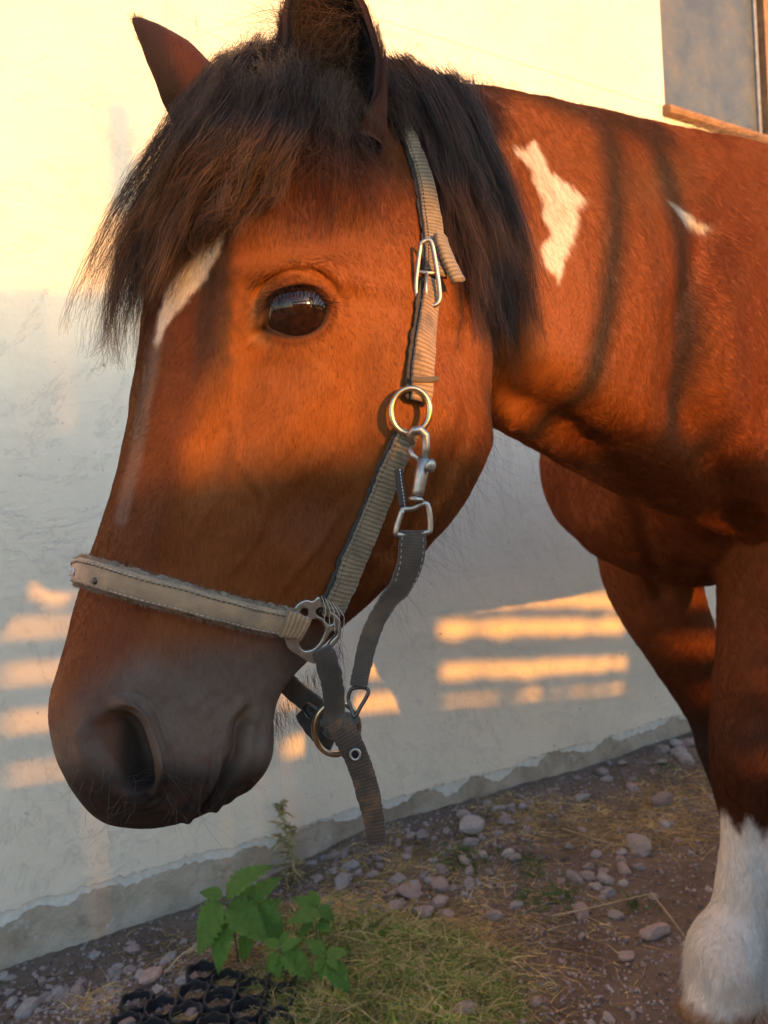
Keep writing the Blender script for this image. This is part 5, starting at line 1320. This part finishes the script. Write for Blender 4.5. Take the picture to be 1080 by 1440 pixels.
plant((468, 1400), (458, 1340), .05, [(457, 1342, 434, 1322, 0), (459, 1343, 488, 1338, 0), (461, 1354, 492, 1390, -.03), (456, 1352, 450, 1378, -.02), (455, 1348, 440, 1366, -.01), (462, 1348, 476, 1362, -.03)], 'small nettle sprig at the right, growing out of the grass')
# dried weed against the plinth
DW = simple('dried_weed', (.34, .28, .13), .9, 0, .5, 60, .4, .003)
b0 = gpt(415, 1240); d0 = (b0-CAM).dot(fwd); e = empty('dried_weed', tuple(b0), 'withered weed standing against the concrete foot of the wall', 'weed')
L = [b0]+[pt(x_, y_, d0-.01) for x_, y_ in ((410, 1205), (402, 1172), (396, 1140), (392, 1132))]
mb = MB(); mb.tube([Vector(k) for k in catmull([tuple(q) for q in L], 20)], list(np.linspace(.0035, .0015, 20)), 6); mb.build('stem', DW, e)
mb = MB()
for k in range(150):
    u = rs.random(); c_ = Vector(catmull([tuple(q) for q in L], 60)[int(u*59)]); sz = lerp(.026, .012, u)
    tip_ = c_+Vector((rs.gauss(0, sz), rs.gauss(0, sz*.6), rs.gauss(-.002, sz*.8))); mid = c_.lerp(tip_, .5)+Vector((rs.gauss(0, .003), rs.gauss(0, .003), .004))
    sd0 = Vector((rs.gauss(0, 1), rs.gauss(0, 1), rs.gauss(0, 1))).normalized()*rs.uniform(.0015, .005)
    mb.add([c_, mid+sd0, tip_, mid-sd0+Vector((0, 0, .002))], [(0, 1, 2), (0, 2, 3)])
o = mb.build('withered_leaves', DW, e); o['kind'] = 'stuff'

# black plastic ground grid
BP = simple('black_plastic', (.022, .023, .026), .5, 0, .3, 60, .3, .002)
gb = gpt(300, 1420); grid = empty('plastic_ground_grid', tuple(gb), 'black plastic gravel grid with round cells half filled with stones', 'ground grid')
cc0 = gpt(262, 1438)
k = 0
for i in range(-2, 7):
    for j in range(-2, 3):
        cx = cc0+WDIR*(.062*i+.031*(j % 2))+(-WN)*(.054*j)
        px_, py_ = [float(v[0]) for v in proj(np.array([tuple(cx)]))[:2]]
        if px_ > 430 or px_ < 150 or py_ > 1520 or py_ < 1374 or (px_ < 260 and py_ < 1400): continue
        zt = gz(cx.x, cx.y)+.010; m_ = 24; V = []; F = []
        for a in range(m_):
            an = 2*math.pi*a/m_; sc_ = .004*(1 if a % 4 < 2 else 0)
            for rr_, z_ in ((.0290, -.03), (.0290, .012-sc_), (.0262, .012-sc_), (.0262, -.03)):
                V.append((cx.x+rr_*math.cos(an), cx.y+rr_*math.sin(an), zt+z_))
        for a in range(m_):
            for q in range(3): F.append((a*4+q, a*4+q+1, ((a+1) % m_)*4+q+1, ((a+1) % m_)*4+q))
        mk('cell', V, F, BP, grid, False)
        mb = MB()
        for an in (0, math.pi/3, 2*math.pi/3):
            c_ = Vector((cx.x+.031*math.cos(an+.52), cx.y+.031*math.sin(an+.52), zt-.004)); d_ = Vector((math.cos(an+.52), math.sin(an+.52), 0)); mb.box(c_, (.004, .0045, .012), (d_, Vector((-d_.y, d_.x, 0)), Vector((0, 0, 1))))
        mb.build('joint_clip', BP, grid, False)

# ------------------------------------------------------------------ added plank fence, unseen behind the camera, shaped to cast the striped shade
FS = 1.6                                                     # its distance from the camera towards the sun
TANE = math.tan(SUN_EL)
SH = Vector((SUN_H.x, SUN_H.y, 0)); SP = Vector((-SH.y, SH.x, 0))      # along the fence
if SP.dot(WDIR) < 0: SP = -SP
def fpt(t, z, o=0): return SH*(FS+o)+SP*t+Vector((0, 0, z))
#TAB
fence = empty('shade_fence', tuple(fpt(.8, 0)), 'rough waney-edged plank fence standing behind the photographer, opposite the wall', 'fence')
FW = simple('weathered_fence_wood', (.20, .15, .11), .9, 0, .4, 12, .6, .01)
def board(t0, t1, lo, hi, o=0, th=.022, seed=0, wav=.007, name='plank'):
    """lo, hi: heights or (start, end); horizontal board with slightly waney edges"""
    lo = lo if hasattr(lo, '__len__') else (lo, lo); hi = hi if hasattr(hi, '__len__') else (hi, hi)
    n = max(3, int((t1-t0)/.025)); V = []; F = []
    for i in range(n+1):
        u = i/n; t = lerp(t0, t1, u); w0 = noise.noise(Vector((t*11, seed, 0)))*wav+noise.noise(Vector((t*31, seed, 4)))*wav*.6; w1 = noise.noise(Vector((t*11, seed, 9)))*wav+noise.noise(Vector((t*31, seed, 14)))*wav*.6
        a, c_ = lerp(lo[0], lo[1], u)+w0, lerp(hi[0], hi[1], u)+w1
        V += [fpt(t, a, o), fpt(t, c_, o), fpt(t, c_, o+th), fpt(t, a, o+th)]
    for i in range(n):
        for j in range(4): F.append((i*4+j, i*4+(j+1) % 4, i*4+4+(j+1) % 4, i*4+4+j))
    F += [(3, 2, 1, 0), tuple(n*4+k for k in range(4))]
    return mk(name, V, F, FW, fence, False)
def section(t0, t1, top, gaps, seed, wav=.006, zb=.03):
    """gaps: (centre, width) from the top down"""
    z = top; k = 0
    for gc, gw in gaps:
        board(t0, t1, gc+gw/2, z, .0 if k % 2 else .003, seed=seed+k, wav=wav); z = gc-gw/2; k += 1
    while z > zb:
        zl_ = max(zb, z-.16); board(t0, t1, zl_-.004, z, .024 if k % 2 else .0, seed=seed+k, wav=.002); z = zl_; k += 1
def sloped(t0, t1, top, gaps, k, tref, seed, wav=.006, zb=.03):
    f = lambda z, t: z+k*(t-tref)
    z = None; n = 0
    for gc, gw in gaps+[(zb-.0, 0)]:
        lo = (f(gc+gw/2, t0), f(gc+gw/2, t1)) if gw else (zb, zb)
        hi = (top, top) if z is None else (f(z, t0), f(z, t1))
        board(t0, t1, lo, hi, .003*(n % 2), seed=seed+n, wav=wav if gw else .003); z = gc-gw/2; n += 1
section(-1.6, .438, 1.30, [], 1, .014)
sloped(.440, .535, 2.0, [(1.447, .024), (1.354, .024)], -.12, .53, 20, .003, zb=1.32)
board(.536, .600, 1.66, 2.0, seed=25, wav=.003)
sloped(.440, .600, 1.318, [(1.269, .018), (1.170, .021), (1.069, .021), (.958, .014)], -.12, .53, 30, .004)
section(.602, .90, 1.325, [], 40, .004); section(.901, .985, 1.295, [], 44, .004); section(.986, 1.06, 1.325, [(1.217, .022)], 48, .004); section(1.061, 1.158, 1.325, [(1.217, .022), (.985, .022), (.868, .030)], 52, .004)
sloped(1.16, 1.468, 1.325, [(1.112, .030), (1.020, .040), (.927, .034)], -.165, 1.3, 60, .006)
sloped(1.53, 2.29, 1.325, [(1.112, .040), (1.026, .040), (.900, .034), (.815, .010)], -.165, 1.9, 70, .020)
section(2.292, 4.2, 1.325, [], 80, .003)
board(-1.6, .438, (1.455, 1.495), (1.60, 1.615), .05, seed=101, wav=.004, name='shade_board'); board(.603, .89, (1.665, 1.675), (2.0, 2.03), .05, seed=102, wav=.004, name='shade_board')  # added boards, placed to shade the forehead and the wall
for t0, z0, t1, z1, w_ in ((.775, 1.72, .585, 1.29, .019), (.845, 1.72, .80, 1.29, .023)):
    B = MB(); a, c_ = fpt(t0, z0, .04), fpt(t1, z1, .03); ax = (c_-a); L = ax.length; ax.normalize(); si = ax.cross(SH).normalized()
    B.box((a+c_)/2, (w_, .010, L/2), (si, si.cross(ax), ax)); B.build('shade_brace', FW, fence, False)  # added strips, placed to cast the two dark bands on the neck
for t in (-1.4, -.2, .40, 1.499, 2.33, 4.1):
    B = MB(); h_ = 1.30 if t > .5 or t < -.3 else 1.30; B.box(fpt(t, h_/2-.1, .095), (.045, .045, h_/2+.1), (SP, SH, Vector((0, 0, 1)))); B.build('post', FW, fence, False)
for t, z0, z1 in ((-1.4, 1.3, 1.60),):
    B = MB(); B.box(fpt(t, (z0+z1)/2, .10), (.02, .02, (z1-z0)/2), (SP, SH, Vector((0, 0, 1)))); B.build('post', FW, fence, False)
for t, zc, hh, hw in ((.896, 2.562, .085, .040), (.76, 2.333, .125, .038)):
    B = MB(); B.box(fpt(t, (zc-hh)/2, .16), (.004, .004, (zc-hh)/2), (SP, SH, Vector((0, 0, 1)))); B.build('shade_pole', FW, fence, False)
    B = MB(); B.box(fpt(t, zc, .16), (hw, .03, hh), (SP, SH, Vector((0, 0, 1)))); B.build('shade_pole_head', FW, fence, False)  # added blocks on thin poles, casting two blots on the upper wall
